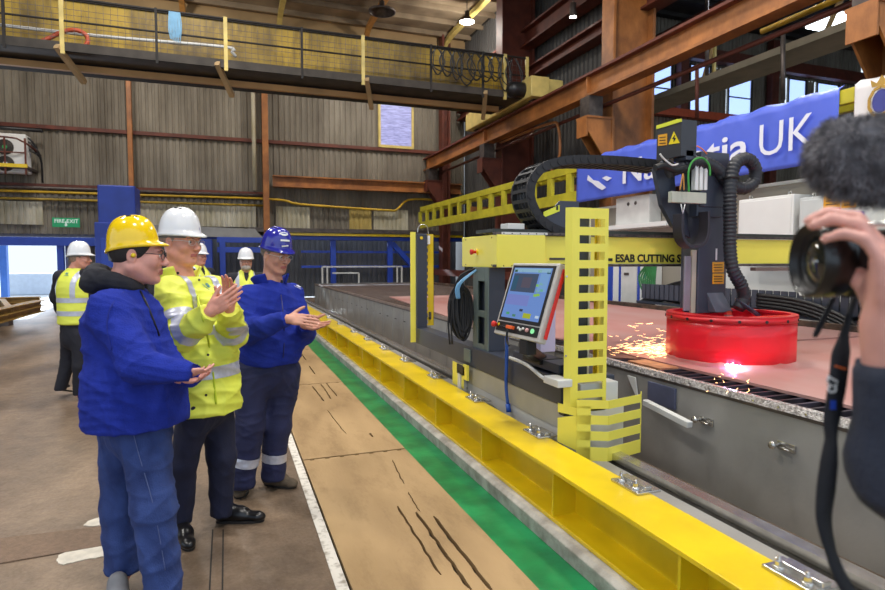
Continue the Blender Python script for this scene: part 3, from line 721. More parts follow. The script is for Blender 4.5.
# ================================================================ TRACK AND CUTTING TABLE
t = thing('track_beam', 'long yellow track beam with stiffener ribs standing on the concrete kerb', 'beam', (1.87, 10, .095))
MB().box(1.73, 2.02, -2, 24, .385, .41).build('top_flange', m_yel, t, .004)
MB().box(1.74, 2.02, -2, 24, .095, .12).build('bottom_flange', m_yel, t, .004)
MB().box(1.90, 1.915, -2, 24, .12, .385).build('web', m_yel, t)
sp = 1.02
rb = MB().box(1.75, 1.90, -.008, .008, .12, .385).build('stiffener', m_yel, t, 0, origin=(1.82, 0, .25))
rb.location.y = 2.93-10
for k in range(-4, 21):
    if k == 0: continue
    c = rb.copy(); COL.objects.link(c); c.location.y = 2.93+k*sp-10
# support rail of the carriage
t = thing('carriage_rail', 'polished steel rail on a grey bed between the yellow beam and the cutting table', 'rail', (2.3, 10, .0))
MB().box(2.06, 2.30, -2, 24, .0, .30).build('bed', m_gry, t, .004)
MB().prism([(2.30, -2, .0), (2.44, -2, .0), (2.44, -2, .05), (2.395, -2, .08), (2.395, -2, .28), (2.42, -2, .30), (2.42, -2, .345), (2.34, -2, .345), (2.34, -2, .30), (2.36, -2, .28), (2.36, -2, .08), (2.30, -2, .05)], (0, 26, 0)).build('rail_profile', m_stl, t)
# clamps on top of the yellow beam
def clamp(y, label):
    t = thing('rail_clamp', label, 'clamp', (1.96, y, .41))
    MB().box(1.93, 2.08, y-.11, y+.11, .41, .425).build('clamp_plate', m_stl, t, .003)
    MB().box(1.985, 2.03, y-.10, y+.10, .425, .445).build('clip', m_stl, t, .003)
    for dy in (-.06, .06):
        b = MB(); b.lathe([(.001, .02), (.014, .02), (.014, 0), (.001, 0)], (1.96, y+dy, .435), Z, 6, smooth=False); b.lathe([(.007, 0), (.007, .045), (.001, .045)], (1.96, y+dy, .43), Z, 8); b.lathe([(.02, -.012), (.02, 0), (.001, 0)], (1.96, y+dy, .437), Z, 12); b.build('bolt', m_stl, t)
    return t
cy = [1.56, 2.52, 3.53, 4.6, 5.65, 6.7, 7.7, 8.7, 9.73, 11, 12.27]
cl_ = ['first bolted rail clamp from the picture corner on the yellow beam', 'bolted rail clamp on the yellow beam just in front of the machine guard', 'bolted rail clamp under the light grey carriage panel', 'bolted rail clamp under the far half of the carriage panel', 'bolted rail clamp just past the carriage, below the far yellow guard',
       'first rail clamp beyond the far yellow guard', 'second rail clamp beyond the far yellow guard', 'third rail clamp beyond the far yellow guard', 'fourth rail clamp beyond the far yellow guard', 'fifth rail clamp beyond the far yellow guard', 'far rail clamp near the clapping hands']
for y, l in zip(cy, cl_): clamp(y, l)
# table
TX = 3.10; TZ = .75
t = thing('cutting_table', 'very long grey steel cutting table with a slatted bed and tread-plate edge', 'table', (5.1, 10, 0))
MB().box(TX, TX+.05, -1.5, 22.6, 0, TZ-.065).box(7.15, 7.2, -1.5, 22.6, 0, TZ).box(TX, 7.2, -1.5, -1.45, 0, TZ-.02).box(TX, 7.2, 22.55, 22.6, 0, TZ).build('side_wall', m_gry, t)
MB().box(TX-.008, TX+.05, -1.5, 22.6, TZ-.065, TZ-.045).build('lip', m_dst, t)
tr = mat('tread plate', (222, 218, 216), .25, metal=.4, var=0, col2=(150, 144, 142), scale=55, bump=.6, bscale=90)
MB().prism([(TX-.012, -1.5, TZ-.045), (TX+.04, -1.5, TZ-.045), (TX+.045, -1.5, TZ), (TX, -1.5, TZ)], (0, 8.5, 0)).build('tread_edge', tr, t, .002)
MB().prism([(TX-.012, 7, TZ-.045), (TX+.04, 7, TZ-.045), (TX+.045, 7, TZ), (TX, 7, TZ)], (0, 15.6, 0)).build('edge_strip', mat('oxidised edge', (138, 120, 108), .5, metal=.5, var=.2, scale=5), t)
for k in range(34): MB().box(TX-.018, TX-.008, .6+k*.18, .612+k*.18, TZ-.03, TZ-.018).build('edge_bolt', m_stl, t)
sl = MB()
for k in range(225):
    y = -1.4+k*.107; sl.prism([(TX+.05, y, TZ-.10), (7.12, y, TZ-.10), (7.12, y, TZ-.012), (TX+.05, y, TZ-.012)], (0, .022, 0))

o = sl.build('slat', mat('slat steel', (92, 88, 104), .5, metal=.6, var=0, col2=(60, 50, 50), scale=5), t); o['kind'] = 'stuff'
MB().box(TX+.05, 7.15, -1.45, 22.5, .3, .42).build('slag_tray', m_dark, t)
MB().box(7.1, 7.22, -1.5, 22.6, TZ-.02, TZ+.06).build('far_lip', m_rust, t)
# crusted bed area further up
MB().box(TX+.12, 7.1, 8.0, 22.5, TZ-.03, TZ-.0125).build('crusted_bed', m_rust, t)
for k in range(24):
    y = 4.4+k*.78; MB().box(TX-.012, TX, y-.012, y+.012, .02, TZ-.07).build('wall_seam', m_gry, t)
# fine side details : long bracket marks and small slots
for k in range(18): MB().box(TX-.003, TX, 7.4+k*.62, 7.52+k*.62, .46, .475).build('slot_plate', m_dark, t)
# latches
def latch(y, z, label):
    t = thing('side_latch', label, 'latch', (TX, y, z))
    MB().box(TX-.012, TX, y-.07, y+.05, z-.02, z+.03).build('backplate', m_stl, t, .003)
    h = MB(); h.tube([(TX-.01, y+.03, z+.012), (TX-.07, y+.03, z+.012)], .011, 10); h.lathe([(.001, 0), (.02, 0), (.024, .012), (.02, .025), (.001, .025)], (TX-.062, y+.03, z+.012), (-1, 0, 0), 14); h.tube([(TX-.03, y+.03, z), (TX-.035, y-.05, z-.004)], .006, 8); h.build('knob', m_stl, t)
latch(3.16, .49, 'first steel latch on the table side beside the yellow machine guard')
latch(2.54, .495, 'middle steel latch on the grey table side')
latch(2.0, .52, 'steel latch on the table side behind the camera strap')
latch(8.9, .42, 'rusty latch low on the far table side beyond the far yellow guard')
# grey bracket and lamp-like arm beside guard
t = thing('support_bracket', 'grey steel bracket arm fixed to the table side next to the lower yellow guard', 'bracket', (3.0, 3.5, .6))
b1 = P(645, 402, x=2.95); b2 = P(690, 425, x=2.95)
MB().bar(b1, b2, .05, .045).build('arm', m_lgry, t, .006)
MB().box(TX-.02, TX, 3.45, 3.75, .5, .66).build('label_plate', mat('label blue grey', (84, 88, 112), .4, var=.1), t, .004)
MB().prism([(TX-.01, 4.0, .66), (TX-.01, 3.9, .66), (TX-.01, 3.86, .48)], (-.012, 0, 0)).build('gusset', m_lgry, t)
# plates lying on the bed
pz = TZ-.012
def plate(pts, label, th=.012, m_=m_plate):
    mb = MB(); mb.prism([(x, y, pz) for (x, y) in pts], (0, 0, th)); return solo('steel_plate', mb, m_, label, 'plate')
plate([(3.40, .2), (7.0, .2), (7.0, 4.52), (3.40, 4.52)], 'pinkish primed steel plate being cut under the red curtain ring', .02)
plate([(3.52, 4.62), (7.0, 4.62), (7.0, 13.6), (3.62, 13.6), (3.12, 8.0)], 'large pinkish primed steel plate under the gantry, reaching up the table', .016)
plate([(3.2, 3.75), (3.38, 3.75), (3.38, 4.15), (3.2, 4.15)], 'small scorched offcut lit by sparks at the edge of the cutting table', .014, mat('scorched steel', (176, 120, 84), .5, var=.3, scale=12))
plate([(3.12, 4.4), (3.36, 4.2), (3.39, 4.55), (3.50, 4.60), (3.5, 5.1), (3.14, 5.2)], 'dark brown offcut beside the pink plates under the sparks', .012, mat('scorched dark', (100, 66, 58), .5, var=.3, scale=9))
# ================================================================ GANTRY CARRIAGE
CX = 2.10
t = thing('gantry_carriage', 'slate-grey carriage of the cutting machine with light grey lower panel', 'carriage', (2.3, 5, .34))
MB().box(CX, CX+.16, 3.42, 6.72, .625, .81).build('bumper_bar', m_dk, t, .006)
MB().box(CX+.02, CX+.42, 3.30, 5.14, .335, .62).build('lower_panel', m_lgry, t, .006)
MB().box(CX+.012, CX+.02, 3.30, 5.14, .455, .62).build('upper_band', mat('panel grey', (168, 166, 158), .5, metal=.2, var=.05), t)  # darker grey upper part of the two-tone lower panel
MB().box(CX+.1, CX+.46, 3.46, 5.1, .62, .80).build('chassis', m_dk, t, .008)
MB().box(CX-.014, CX, 4.98, 5.13, .66, .78).build('cover_cap', m_gg, t, .004)
MB().box(CX, CX+.125, 6.62, 6.72, .81, 1.92).build('end_post', m_dk, t, .006)
for y in (3.7, 4.85): MB().disc((2.34, y, .425), (1, 0, 0), .08, .07, 24).build('wheel', m_stl, t)
MB().box(CX+.03, CX+.2, 3.5, 4.2, .82, .885).build('arm_block', m_dk, t, .006)
MB().box(CX+.1, CX+.4, 3.34, 3.46, .45, .78).build('end_block', m_lgry, t, .006)
sc = MB().box(CX-.05, CX+.03, 5.13, 5.2, .36, .56); sc.build('sensor_block', m_lgry, t, .005)
hb = MB(); hb.tube(spline([(2.03, 4.05, .86), (2.02, 3.75, .85), (2.02, 3.52, .80), (2.06, 3.46, .80)], 5), .013, 8); hb.box(1.99, 2.1, 3.28, 3.47, .78, .83); hb.build('push_handle', m_lgry, t, .006)
bb = MB()
for y in (3.32, 4.2, 5.1): bb.disc((CX+.012, y, .4), (-1, 0, 0), .012, .008, 10)
bb.build('screw', m_stl, t)
# pillar under the beam
t = thing('gantry_pillar', 'green-grey steel pillar with two tall slots carrying the yellow gantry beam', 'pillar', (2.4, 4.7, .62))
pf = 4.66; px0 = P(488, 300, y=pf).x; px1 = P(505, 300, y=pf).x; pb_ = P(473, 300, x=px0).y
mb = MB(); th = .012; L0 = pb_-pf
def sd(a, b, c, d): mb.box(px0, px0+th, pf+L0*a, pf+L0*b, c, d)
sd(0, .22, .81, 1.545); sd(.68, 1, .81, 1.545)
for (a, b) in ((.81, .86), (1.10, 1.16), (1.42, 1.545)): sd(.22, .68, a, b)
mb.box(px0+th, px0+.15, pb_-.02, pb_, .81, 1.545); mb.build('slotted_face', m_gg, t, .003)
MB().box(px0+.06, px1, pf+.02, pb_-.02, .81, 1.545).box(px0+th, px1, pf, pf+.02, .81, 1.545).build('rear_casing', m_dk, t, .004)
cv0 = P(541, 300, y=4.52).x; cv1 = P(556, 300, y=4.52).x
MB().box(cv0, cv1, 4.52, 4.8, .8, 1.50).build('lilac_reflection', mat('pale lilac reflection', (196, 188, 212), .4, var=.03), t, .006)  # pale box painted in for a lilac reflection behind the monitor
# guards
def slotted(mb, o, xd, w, z0, z1, n, sx0, sx1, sh, th=.004):
    """a sheet standing on o, running along xd for w, with n slots"""
    o = Vector(o); xd = Vector(xd).normalized(); nn = xd.cross(Z).normalized()*th
    def pl(a, b, c, d): mb.prism([o+xd*a+Z*(c-o.z), o+xd*b+Z*(c-o.z), o+xd*b+Z*(d-o.z), o+xd*a+Z*(d-o.z)], nn)
    pl(0, sx0, z0, z1); 
    if sx1 < w: pl(sx1, w, z0, z1)
    pitch = (z1-z0)/n
    for k in range(n+1):
        c = z0+k*pitch-(pitch-sh)/2; d = c+(pitch-sh)
        pl(sx0, sx1, max(c, z0), min(d, z1))
t = thing('end_guard', 'tall yellow slotted safety guard beside the control screen', 'guard', (2.1, 3.3, .6))
ga = P(564.5, 300, y=3.335); gb_ = P(571.5, 300, y=3.30); gc = P(607, 300, y=3.30); gs0 = P(578.8, 300, y=3.30).x-gb_.x; gs1 = P(604, 300, y=3.30).x-gb_.x
MB().prism([(ga.x, 3.335, .615), (gb_.x, 3.30, .602), (gb_.x, 3.30, 1.945), (ga.x, 3.335, 1.945)], (.003, .004, 0)).build('folded_edge', m_myel, t)
W0 = gc.x-gb_.x; g2 = MB(); zt_, zb_ = 1.945, .602; pit = .1075
def pc(a, b, c, d): g2.prism([(gb_.x+a, 3.30, c), (gb_.x+b, 3.30, c), (gb_.x+b, 3.30, d), (gb_.x+a, 3.30, d)], (0, .004, 0))
pc(0, gs0, zb_, zt_); pc(gs1, W0, zb_, zt_); zz = 1.875; pc(gs0, gs1, zz, zt_)
for k in range(12):
    lo_ = zz-.054; nx = zz-pit
    pc(gs0, gs1, max(nx, zb_) if k < 11 else zb_, lo_); zz = nx
g2.build('slotted_face', m_myel, t)
MB().prism([(gc.x, 3.30, .61), (gc.x+.004, 3.30, .61), (gc.x+.03, 3.42, .61), (gc.x+.026, 3.42, .61)], (0, 0, 1.335)).build('return_flange', m_myel, t)
ic = P(594, 300, y=3.47).x; id_ = P(603, 300, y=3.47).x
MB().box(ic+.01, id_-.01, 3.44, 3.47, .62, 1.9).box(ic, id_, 3.47, 3.475, .62, 1.9).build('inner_channel', m_yel, t, .003)
pa_ = P(571, 300, y=3.42).x; pb2 = P(588, 300, y=3.42).x; MB().box(pa_, pb2, 3.42, 3.47, .62, 1.92).build('guard_post', m_dk, t, .004)
MB().box(pb2+.002, pb2+.016, 3.42, 3.44, .62, 1.92).build('light_strip', m_lgry, t)
rv = MB()
for z in (.98, 1.5):
    for k in range(2): rv.disc((ga.x+.012+k*.022, 3.328-k*.014, z), (-.6, -.8, 0), .007, .008, 8)
rv.build('rivet', m_stl, t)
t = thing('lower_guard', 'wide yellow louvred guard low on the carriage corner beside the rail', 'guard', (2.3, 3.3, .3))
mb = MB(); 
mb.prism([(2.045, 3.37, .56), (2.045, 3.37, .40), (2.13, 3.25, .36), (2.13, 3.25, .60)], (.003, .003, 0))
mb.prism([(2.045, 3.37, .60), (2.045, 3.37, .66), (2.13, 3.25, .64), (2.13, 3.25, .59)], (.003, .003, 0)); mb.build('folded_edge', m_myel, t)
def louv(mb, pts, zs):
    for (c, d) in zs:
        for (a, b) in zip(pts, pts[1:]):
            a = Vector((a[0], a[1], 0)); b = Vector((b[0], b[1], 0)); nn = (b-a).cross(Z).normalized()*.004
            mb.prism([(a.x, a.y, c), (b.x, b.y, c), (b.x, b.y, d), (a.x, a.y, d)], nn)
q = [(2.12, 3.26), (2.30, 3.17), (2.62, 3.25)]
mb = MB(); louv(mb, q, [(.30, .39), (.435, .495), (.54, .60), (.645, .70)]); mb.build('louvre', m_myel, t)
mb = MB(); louv(mb, [(2.12, 3.26), (2.20, 3.22)], [(.30, .66)]); mb.build('upright', m_myel, t); mb = MB(); louv(mb, [(2.612, 3.248), (2.62, 3.25)], [(.30, .72)]); mb.build('upright', m_myel, t)
MB().box(2.07, 2.16, 3.335, 3.4, .575, .635).build('sensor', m_blk, t, .004); MB().box(2.3, 2.4, 3.3, 3.4, .4, .46).build('switch', m_lgry, t, .01)
t = thing('far_guard', 'far yellow guard around the grey end post of the carriage', 'guard', (2.1, 6.75, .6))
MB().box(2.03, 2.095, 6.66, 6.664, .635, 1.94).build('outer_strip', m_myel, t)
g = MB(); slotted(g, (2.235, 6.7, .8), (1, .0, 0), .03, .83, 1.92, 14, .004, .026, .045); g.build('slotted_edge', m_yel, t)
MB().box(2.262, 2.335, 6.70, 6.704, .825, 1.92).box(2.33, 2.335, 6.7, 6.8, .825, 1.92).build('face', m_yel, t)
MB().disc((2.15, 6.61, 1.87), (0, -1, 0), .018, .006, 16).build('warning_dot', m_yel, t)
lp_ = MB(); lp_.tube(spline([(2.12, 6.66, 1.93), (2.13, 6.66, 2.0), (2.18, 6.66, 2.03), (2.24, 6.66, 2.0), (2.26, 6.67, 1.88)], 5), .006, 6); lp_.build('wire_loop', m_stl, t)
MB().box(2.245, 2.275, 6.66, 6.68, 1.80, 1.9).build('paper_tag', m_wht, t); MB().box(2.27, 2.29, 6.66, 6.70, .9, .99).build('hinge', m_dst, t)
t = thing('axle_guard', 'small yellow bracket with a sensor at the far foot of the carriage', 'guard', (2.1, 5.35, .4))
a = P(453, 362, x=2.07); b = P(464, 388, x=2.07)
MB().box(2.065, 2.07, b.y, a.y, .40, .62).build('plate', m_myel, t); MB().box(2.05, 2.066, b.y-.06, b.y+.14, .53, .62).build('sensor', m_blk, t, .004); MB().box(2.05, 2.07, b.y-.12, b.y-.02, .5, .64).build('flange', m_myel, t)
# ================================================================ GANTRY BEAM
GY = 4.55
t = thing('gantry_beam', 'long yellow gantry beam lettered ESAB CUTTING SYSTEMS across the cutting table', 'beam', (4.8, GY, 1.57))
MB().box(2.3, 7.7, GY, GY+.62, 1.572, 1.818).build('box_beam', m_myel, t, .004)
MB().box(2.13, 7.7, GY-.03, GY+.04, 1.822, 1.845).build('upper_rail', m_dst, t); MB().box(2.13, 7.7, GY-.03, GY+.04, 1.548, 1.57).build('lower_rail', m_dst, t)
MB().box(2.13, 7.7, GY+.04, GY+.40, 1.845, 1.875).build('top_tray', mat('tray dark', (50, 54, 48), .5, var=.2), t)
mb = MB()
for k in range(70):
    x = 2.2+k*.078; mb.disc((x, GY-.031, 1.833), (0, -1, 0), .006, .004, 8); mb.disc((x, GY-.031, 1.559), (0, -1, 0), .006, .004, 8)
mb.build('bolt_row', m_blk, t)
MB().box(2.18, 2.62, GY-.034, GY-.028, 1.824, 1.845).box(2.18, 2.3, GY-.034, GY-.028, 1.545, 1.566).build('rail_cover', m_lgry, t)
mt = mat('lettering black', (24, 26, 20), .5, var=0)
a = P(615, 262, y=GY); b = P(711, 262, y=GY)
text('lettering', 'ESAB CUTTING SYSTEMS', .098, (a.x, GY-.004, 1.592), (1, 0, 0), (0, 0, 1), mt, t, .001, .0032, width=1.08)
MB().box(a.x-.12, a.x-.03, GY-.005, GY, 1.60, 1.625).build('small_plate', mt, t)
MB().box(2.66, 2.95, GY-.008, GY, 1.61, 1.628).build('dark_strip', m_dst, t)
MB().box(5.0, 5.6, GY-.05, GY+.02, 1.50, 1.535).build('under_rail', mat('brown rail', (110, 92, 84), .5, var=.1), t, .004)
t = thing('beam_end_box', 'yellow end box of the gantry beam with a red emergency stop button', 'box', (2.0, 4.6, 1.55))
BXX = 2.135
yb0 = GY-.035; yb1 = P(462, 250, x=BXX).y
MB().box(BXX, 2.6, yb0, yb1, 1.545, 1.823).build('casing', m_myel, t, .006)
q = P(477, 252, x=BXX); MB().disc(q, (-1, 0, 0), .028, .012, 20).build('stop_collar', m_yel, t); MB().lathe([(.014, 0), (.014, .03), (.024, .035), (.026, .05), (.018, .056), (.001, .057)], q-Vector((.01, 0, 0)), (-1, 0, 0), 20).build('stop_button', m_red, t)
sc = MB()
for (yy, zz) in ((yb0+.1, 1.80), (yb1-.1, 1.80), (yb0+.1, 1.565), (yb1-.1, 1.565)): sc.disc((BXX, yy, zz), (-1, 0, 0), .006, .004, 8)
sc.build('screw', m_dst, t)
# opposite carriage on the far side of the table
t = thing('far_carriage', 'dark carriage carrying the far end of the gantry beam', 'carriage', (7.6, 4.7, 0))
MB().box(7.45, 7.8, 3.8, 5.6, .25, .8).build('chassis', m_dk, t, .01); MB().box(7.5, 7.7, 4.5, 5.0, .8, 1.56).build('column', m_dk, t, .01); MB().box(7.4, 7.85, 3.9, 5.5, 0, .26).build('bogie', m_dst, t, .01)
# ================================================================ CONTROL SCREEN
t = thing('touch_screen_console', 'tilted touch screen control panel with a light grey frame on the carriage arm', 'control panel', (2.2, 3.9, .9))
bl = P(493.6, 331.4, d=4.38); br = P(540.2, 345, d=3.83)
br.z = bl.z = (bl.z+br.z)/2
X_ = (br-bl); wid = X_.length; X_.normalize()
nb = X_.cross(Z).normalized()
if nb.dot(DH) > 0: nb = -nb
tl = P(512.2, 262.2, d=4.55)
tilt = math.radians(18); Yp = (Z*math.cos(tilt)-nb*math.sin(tilt)).normalized(); Np = X_.cross(Yp); 
if Np.dot(nb) < 0: Np = -Np
hgt = .545; wid *= .96
ctr = bl+X_*wid/2
def fp(a, b, c=0): return ctr+X_*(a*wid/2)+Yp*(b*hgt)+Np*c
mb = MB(); mb.obox(fp(0, .5, -.03), X_, Yp, Np, wid/2, hgt/2, .032); mb.build('housing', m_wht if False else mat('panel housing', (186, 182, 176), .4, var=.03), t, .008)
mb = MB(); mb.obox(fp(0, .58, .004), X_, Yp, Np, wid*.455, hgt*.385, .003); bz = mb.build('bezel', m_blk, t, .004)
m_scr = bpy.data.materials.new('screen'); m_scr.use_nodes = True
sb = m_scr.node_tree.nodes['Principled BSDF']; sb.inputs['Base Color'].default_value = (.01, .01, .02, 1); sb.inputs['Roughness'].default_value = .15
sb.inputs['Emission Color'].default_value = (*lin((112, 148, 214)), 1); sb.inputs['Emission Strength'].default_value = .8
mb = MB(); mb.obox(fp(0, .585, .0075), X_, Yp, Np, wid*.41, hgt*.345, .001); mb.build('screen', m_scr, bz)
def scr(a0, a1, b0, b1, col, nm, es=.8):
    mb = MB(); mb.obox(fp((a0+a1)/2, (b0+b1)/2, .0092), X_, Yp, Np, wid*(a1-a0)/4, hgt*(b1-b0)/2, .0006); mb.build(nm, glow('screen %d %d %d' % col, col, es), bz)
scr(-.74, .34, .60, .85, (78, 90, 112), 'drawing_view'); scr(-.72, -.5, .62, .82, (60, 96, 120), 'drawing_part'); scr(-.3, .1, .66, .8, (96, 90, 104), 'drawing_plate')
scr(-.78, .78, .87, .92, (150, 190, 214), 'menu_bar'); scr(.42, .78, .62, .86, (130, 170, 220), 'side_column'); scr(-.78, .2, .42, .56, (128, 140, 208), 'data_field')
for (a, b, col) in ((-.7, .885, (60, 90, 60)), (-.35, .885, (40, 50, 60)), (.35, .885, (130, 190, 110)), (.72, .87, (40, 80, 90)), (.42, .70, (140, 200, 90)), (.55, .72, (140, 200, 90)), (.47, .63, (140, 200, 90)), (.6, .64, (110, 190, 120)), (.42, .57, (150, 200, 90)), (.52, .58, (150, 200, 90)), (0, .36, (60, 70, 90)), (-.55, .30, (90, 170, 120)), (-.25, .28, (90, 140, 120)), (.72, .3, (200, 220, 240))):
    scr(a-.07, a+.07, b-.016, b+.016, col, 'screen_button')
scr(.14, .46, .265, .33, (176, 186, 60), 'status_field')
mb = MB(); mb.obox(fp(0, .115, .004), X_, Yp, Np, wid*.46, hgt*.065, .003); kb = mb.build('button_strip', m_blk, t, .004)
def btn(a, b, r, h, m_, nm):
    q = fp(a, b, .006); MB().lathe([(r*.8, 0), (r, h*.6), (r*.9, h), (.001, h*1.05)], q, Np, 18).build(nm, m_, kb)
btn(-.98, .12, .022, .03, m_red, 'emergency_stop'); btn(-.82, .13, .012, .006, m_yel, 'selector')
btn(.5, .12, .015, .015, mat('button pink', (214, 160, 160), .4, var=0), 'stop_button'); btn(.72, .12, .018, .012, glow('button green', (150, 240, 170), 1.0), 'start_button')
for k in range(5): btn(-.68+k*.09, .105, .008, .01, m_blk, 'button')
for k in range(3): btn(.12+k*.1, .13-.02*(k % 2), .01, .012, m_lgry, 'button')
MB().obox(fp(-.2, .115, .02), X_, Yp, Np, .04, .012, .014).build('orange_lever', mat('lever orange', (226, 96, 40), .4, var=0), kb, .004)
MB().obox(fp(1.06, .5, -.035), Np, Yp, X_, .012, hgt*.44, .006).build('red_side_strip', m_red, t, .003)
mb = MB(); q = fp(.35, -.02, -.05); mb.obox(q-Z*.03, X_, Z, nb, .05, .05, .04); mb.bar(q-Z*.05, Vector((2.2, 3.85, .86)), .07, .07); mb.obox((2.2, 3.85, .87), Vector((1, 0, 0)), Vector((0, 1, 0)), Z, .1, .13, .02); mb.build('swivel_mount', m_blk, t, .006)
hk = MB(); q = fp(-.2, .02, .03); hk.tube(spline([q+Yp*.03, q, q-Z*.05, q-Z*.08+X_*.03], 4), .008, 6); hk.build('hook', m_blk, t)
# blue lanyard
a = P(506, 338, d=4.2); b = P(507, 412, x=2.06)
mb = MB(); a.x = 2.075; mb.tube(spline([(2.078, 4.2, 1.03), (2.076, 4.2, .8), (2.074, 4.2, .6), (2.085, 4.19, .46)], 5), .014, 8); mb.tube([(2.085, 4.19, .46), (2.085, 4.17, .40)], .02, 10)
solo('lanyard', mb, mat('blue strap', (36, 84, 176), .5, var=.1), 'blue strap hanging from the control panel over the grey bumper bar', 'strap')
# coil of cable
mb = MB(); rr = random.Random(9)
yq = 5.0; q0 = P(461, 311, y=yq)
for k in range(32):
    w_ = rr.uniform(.022, .098); hz = rr.uniform(.18, .255); dx = rr.uniform(-.022, .022); yy = yq+rr.uniform(-.06, .06); zc = q0.z+rr.uniform(-.02, .02)
    mb.tube(spline([(q0.x+dx, yy, zc+hz), (q0.x+dx+w_, yy+.02, zc+hz*.5), (q0.x+dx+w_*.95, yy, zc-hz*.5), (q0.x+dx, yy-.02, zc-hz), (q0.x+dx-w_*.95, yy, zc-hz*.5), (q0.x+dx-w_, yy+.02, zc+hz*.5)], 6, True), .0085, 6, closed=True)
for k in range(4): mb.tube(spline([(q0.x-.01-.02*k, yq-.06+.02*k, q0.z+.2), (q0.x+.02-.01*k, yq-.05, q0.z+.34), (BXX+.04+.01*k, yq-.05, 1.545)], 5), .009, 6)
for dx in (-.11, -.085): mb.tube(spline([(q0.x+dx, yq, q0.z+.12), (q0.x+dx-.02, yq-.02, q0.z-.1), (q0.x+dx, yq, q0.z-.30)], 5), .008, 6)
t = tag(mb.build('cable_coil', m_rub, origin=(q0.x, yq, q0.z-.3)), 'coil of black cable hanging from the gantry end box', 'cable coil')
mb = MB()
for k in range(3): mb.tube(spline([(q0.x-.05-.014*k, yq-.09, q0.z+.12), (q0.x-.035-.014*k, yq-.08, q0.z+.25), (BXX+.03, yq-.08+.01*k, 1.545)], 6), .008, 6)
mb.build('blue_core', mat('cable blue', (110, 160, 200), .4, var=.05), t)
# ================================================================ ENERGY CHAIN
def chain(name, path, wdir, width, hgt_, label, link=.09, m_=m_rub, grp=None, step=True):
    """drag chain: separate link side plates and cross bars along a path"""
    pts = spline(path, 14); L_ = [0]
    for a, b in zip(pts, pts[1:]): L_.append(L_[-1]+(b-a).length)
    def at(s):
        for i in range(len(L_)-1):
            if L_[i+1] >= s: 
                f_ = (s-L_[i])/max(L_[i+1]-L_[i], 1e-6); return pts[i].lerp(pts[i+1], f_), (pts[i+1]-pts[i]).normalized()
        return pts[-1], (pts[-1]-pts[-2]).normalized()
    sds = {-1: MB(), 1: MB()}; cr = MB(); n = int(L_[-1]/link); wd = Vector(wdir).normalized()
    for k in range(n):
        c, d = at((k+.5)*link); nn = d.cross(wd).normalized(); dd = wd.cross(nn).normalized()
        for s in (-1, 1):
            sds[s].obox(c+wd*(s*(width/2-.01)), dd, wd, nn, link*.56, .011+.003*(k % 2), hgt_/2)
            sds[s].disc(c+dd*(link*.42)+wd*(s*(width/2+.002)), wd*s, hgt_*.42, .006, 12)
        for s in (-1, 1): cr.obox(c+nn*(s*hgt_*.42), dd, wd, nn, link*.2, width/2-.01, .006)
        cr.obox(c, dd, wd, nn, link*.2, .006, hgt_*.42)
    t = thing(name, label, 'cable chain', tuple(pts[0]))
    if grp: t['group'] = grp
    sds[-1].build('side_plate', m_, t); sds[1].build('side_plate', m_, t); cr.build('cross_bar', m_, t)
    cb = MB()
    for j in (-.3, -.12, .08, .28): cb.tube([p+wd*(j*width) for p in pts[::4]], .016, 6)
    cb.build('cable', m_blk, t)
    return t
yc = 4.72
pth = [P(u, v, y=yc) for (u, v) in ((575, 235), (553, 232), (534, 221), (524, 203), (524, 185), (534, 171), (552, 164), (575, 162), (610, 163), (640, 165.5), (664, 168))]
chain('energy_chain', pth, (0, 1, 0), .30, .078, 'black cable drag chain curling in a loop above the gantry beam', .078)
m_lab = mat('label yellow', (214, 220, 60), .4, var=0)
a = P(545, 214, y=yc-.16); b = P(561, 207, y=yc-.16)
t = thing('chain_guide', 'slate-grey guide plate inside the drag chain loop, with a yellow label', 'plate', (3.0, yc, 1.88))
p1 = P(560, 203, y=yc-.13); p2 = P(546, 226, y=yc-.13)
MB().prism([(p1.x-.0, yc-.13, p1.z+.02), (p2.x-.02, yc-.13, p2.z+.06), (p2.x+.02, yc-.13, 1.875), (2.98, yc-.13, 1.875), (2.98, yc-.13, p1.z+.02)], (0, .02, 0)).build('sheet', m_dk, t)
MB().prism([(a.x, yc-.137, a.z-.03), (b.x, yc-.137, b.z-.035), (b.x, yc-.137, b.z+.02), (a.x, yc-.137, a.z+.02)], (0, .006, 0)).build('label_plate', m_lab, t)
MB().box(b.x-.035, b.x-.015, yc-.14, yc-.136, b.z-.025, b.z+.01).build('label_mark', mt, t)
MB().box(2.28, 2.44, GY+.05, GY+.2, 1.875, 1.925).build('foot_block', m_lgry, t, .004)
# ================================================================ CUTTING HEAD
HY = 4.2
t = thing('plasma_cutter', 'tall slate-grey torch carrier of the plasma cutter above the red curtain ring', 'cutting head', (4.1, HY, 1.15))
def vx(u, y=None): return P(u, 250, y=y or HY).x
def vz(v, y=None, u=700): return P(u, v, y=y or HY).z
def fbox(mb, u0, u1, v0, v1, y0, dep):
    """box whose front face at y0 covers u0..u1, v0..v1 as the photograph shows it"""
    a = P(u0, (v0+v1)/2, y=y0); b = P(u1, (v0+v1)/2, y=y0); m = (u0+u1)/2
    mb.box(a.x, b.x, y0, y0+dep, P(m, v1, y=y0).z, P(m, v0, y=y0).z); return mb
fbox(MB(), 699, 727.5, 152, 313, HY, .22).build('main_column', mat('column violet grey', (62, 64, 78), .4, var=.04), t, .008)
fbox(MB(), 691.5, 697, 250, 313, HY+.02, .02).build('guide_rail', mat('guide beige', (176, 168, 150), .4, var=.05), t, .003)
fbox(MB(), 684.5, 691, 256, 311, HY+.015, .02).build('lift_plate', mat('lift plate', (150, 142, 150), .35, metal=.4, var=.05), t, .006)
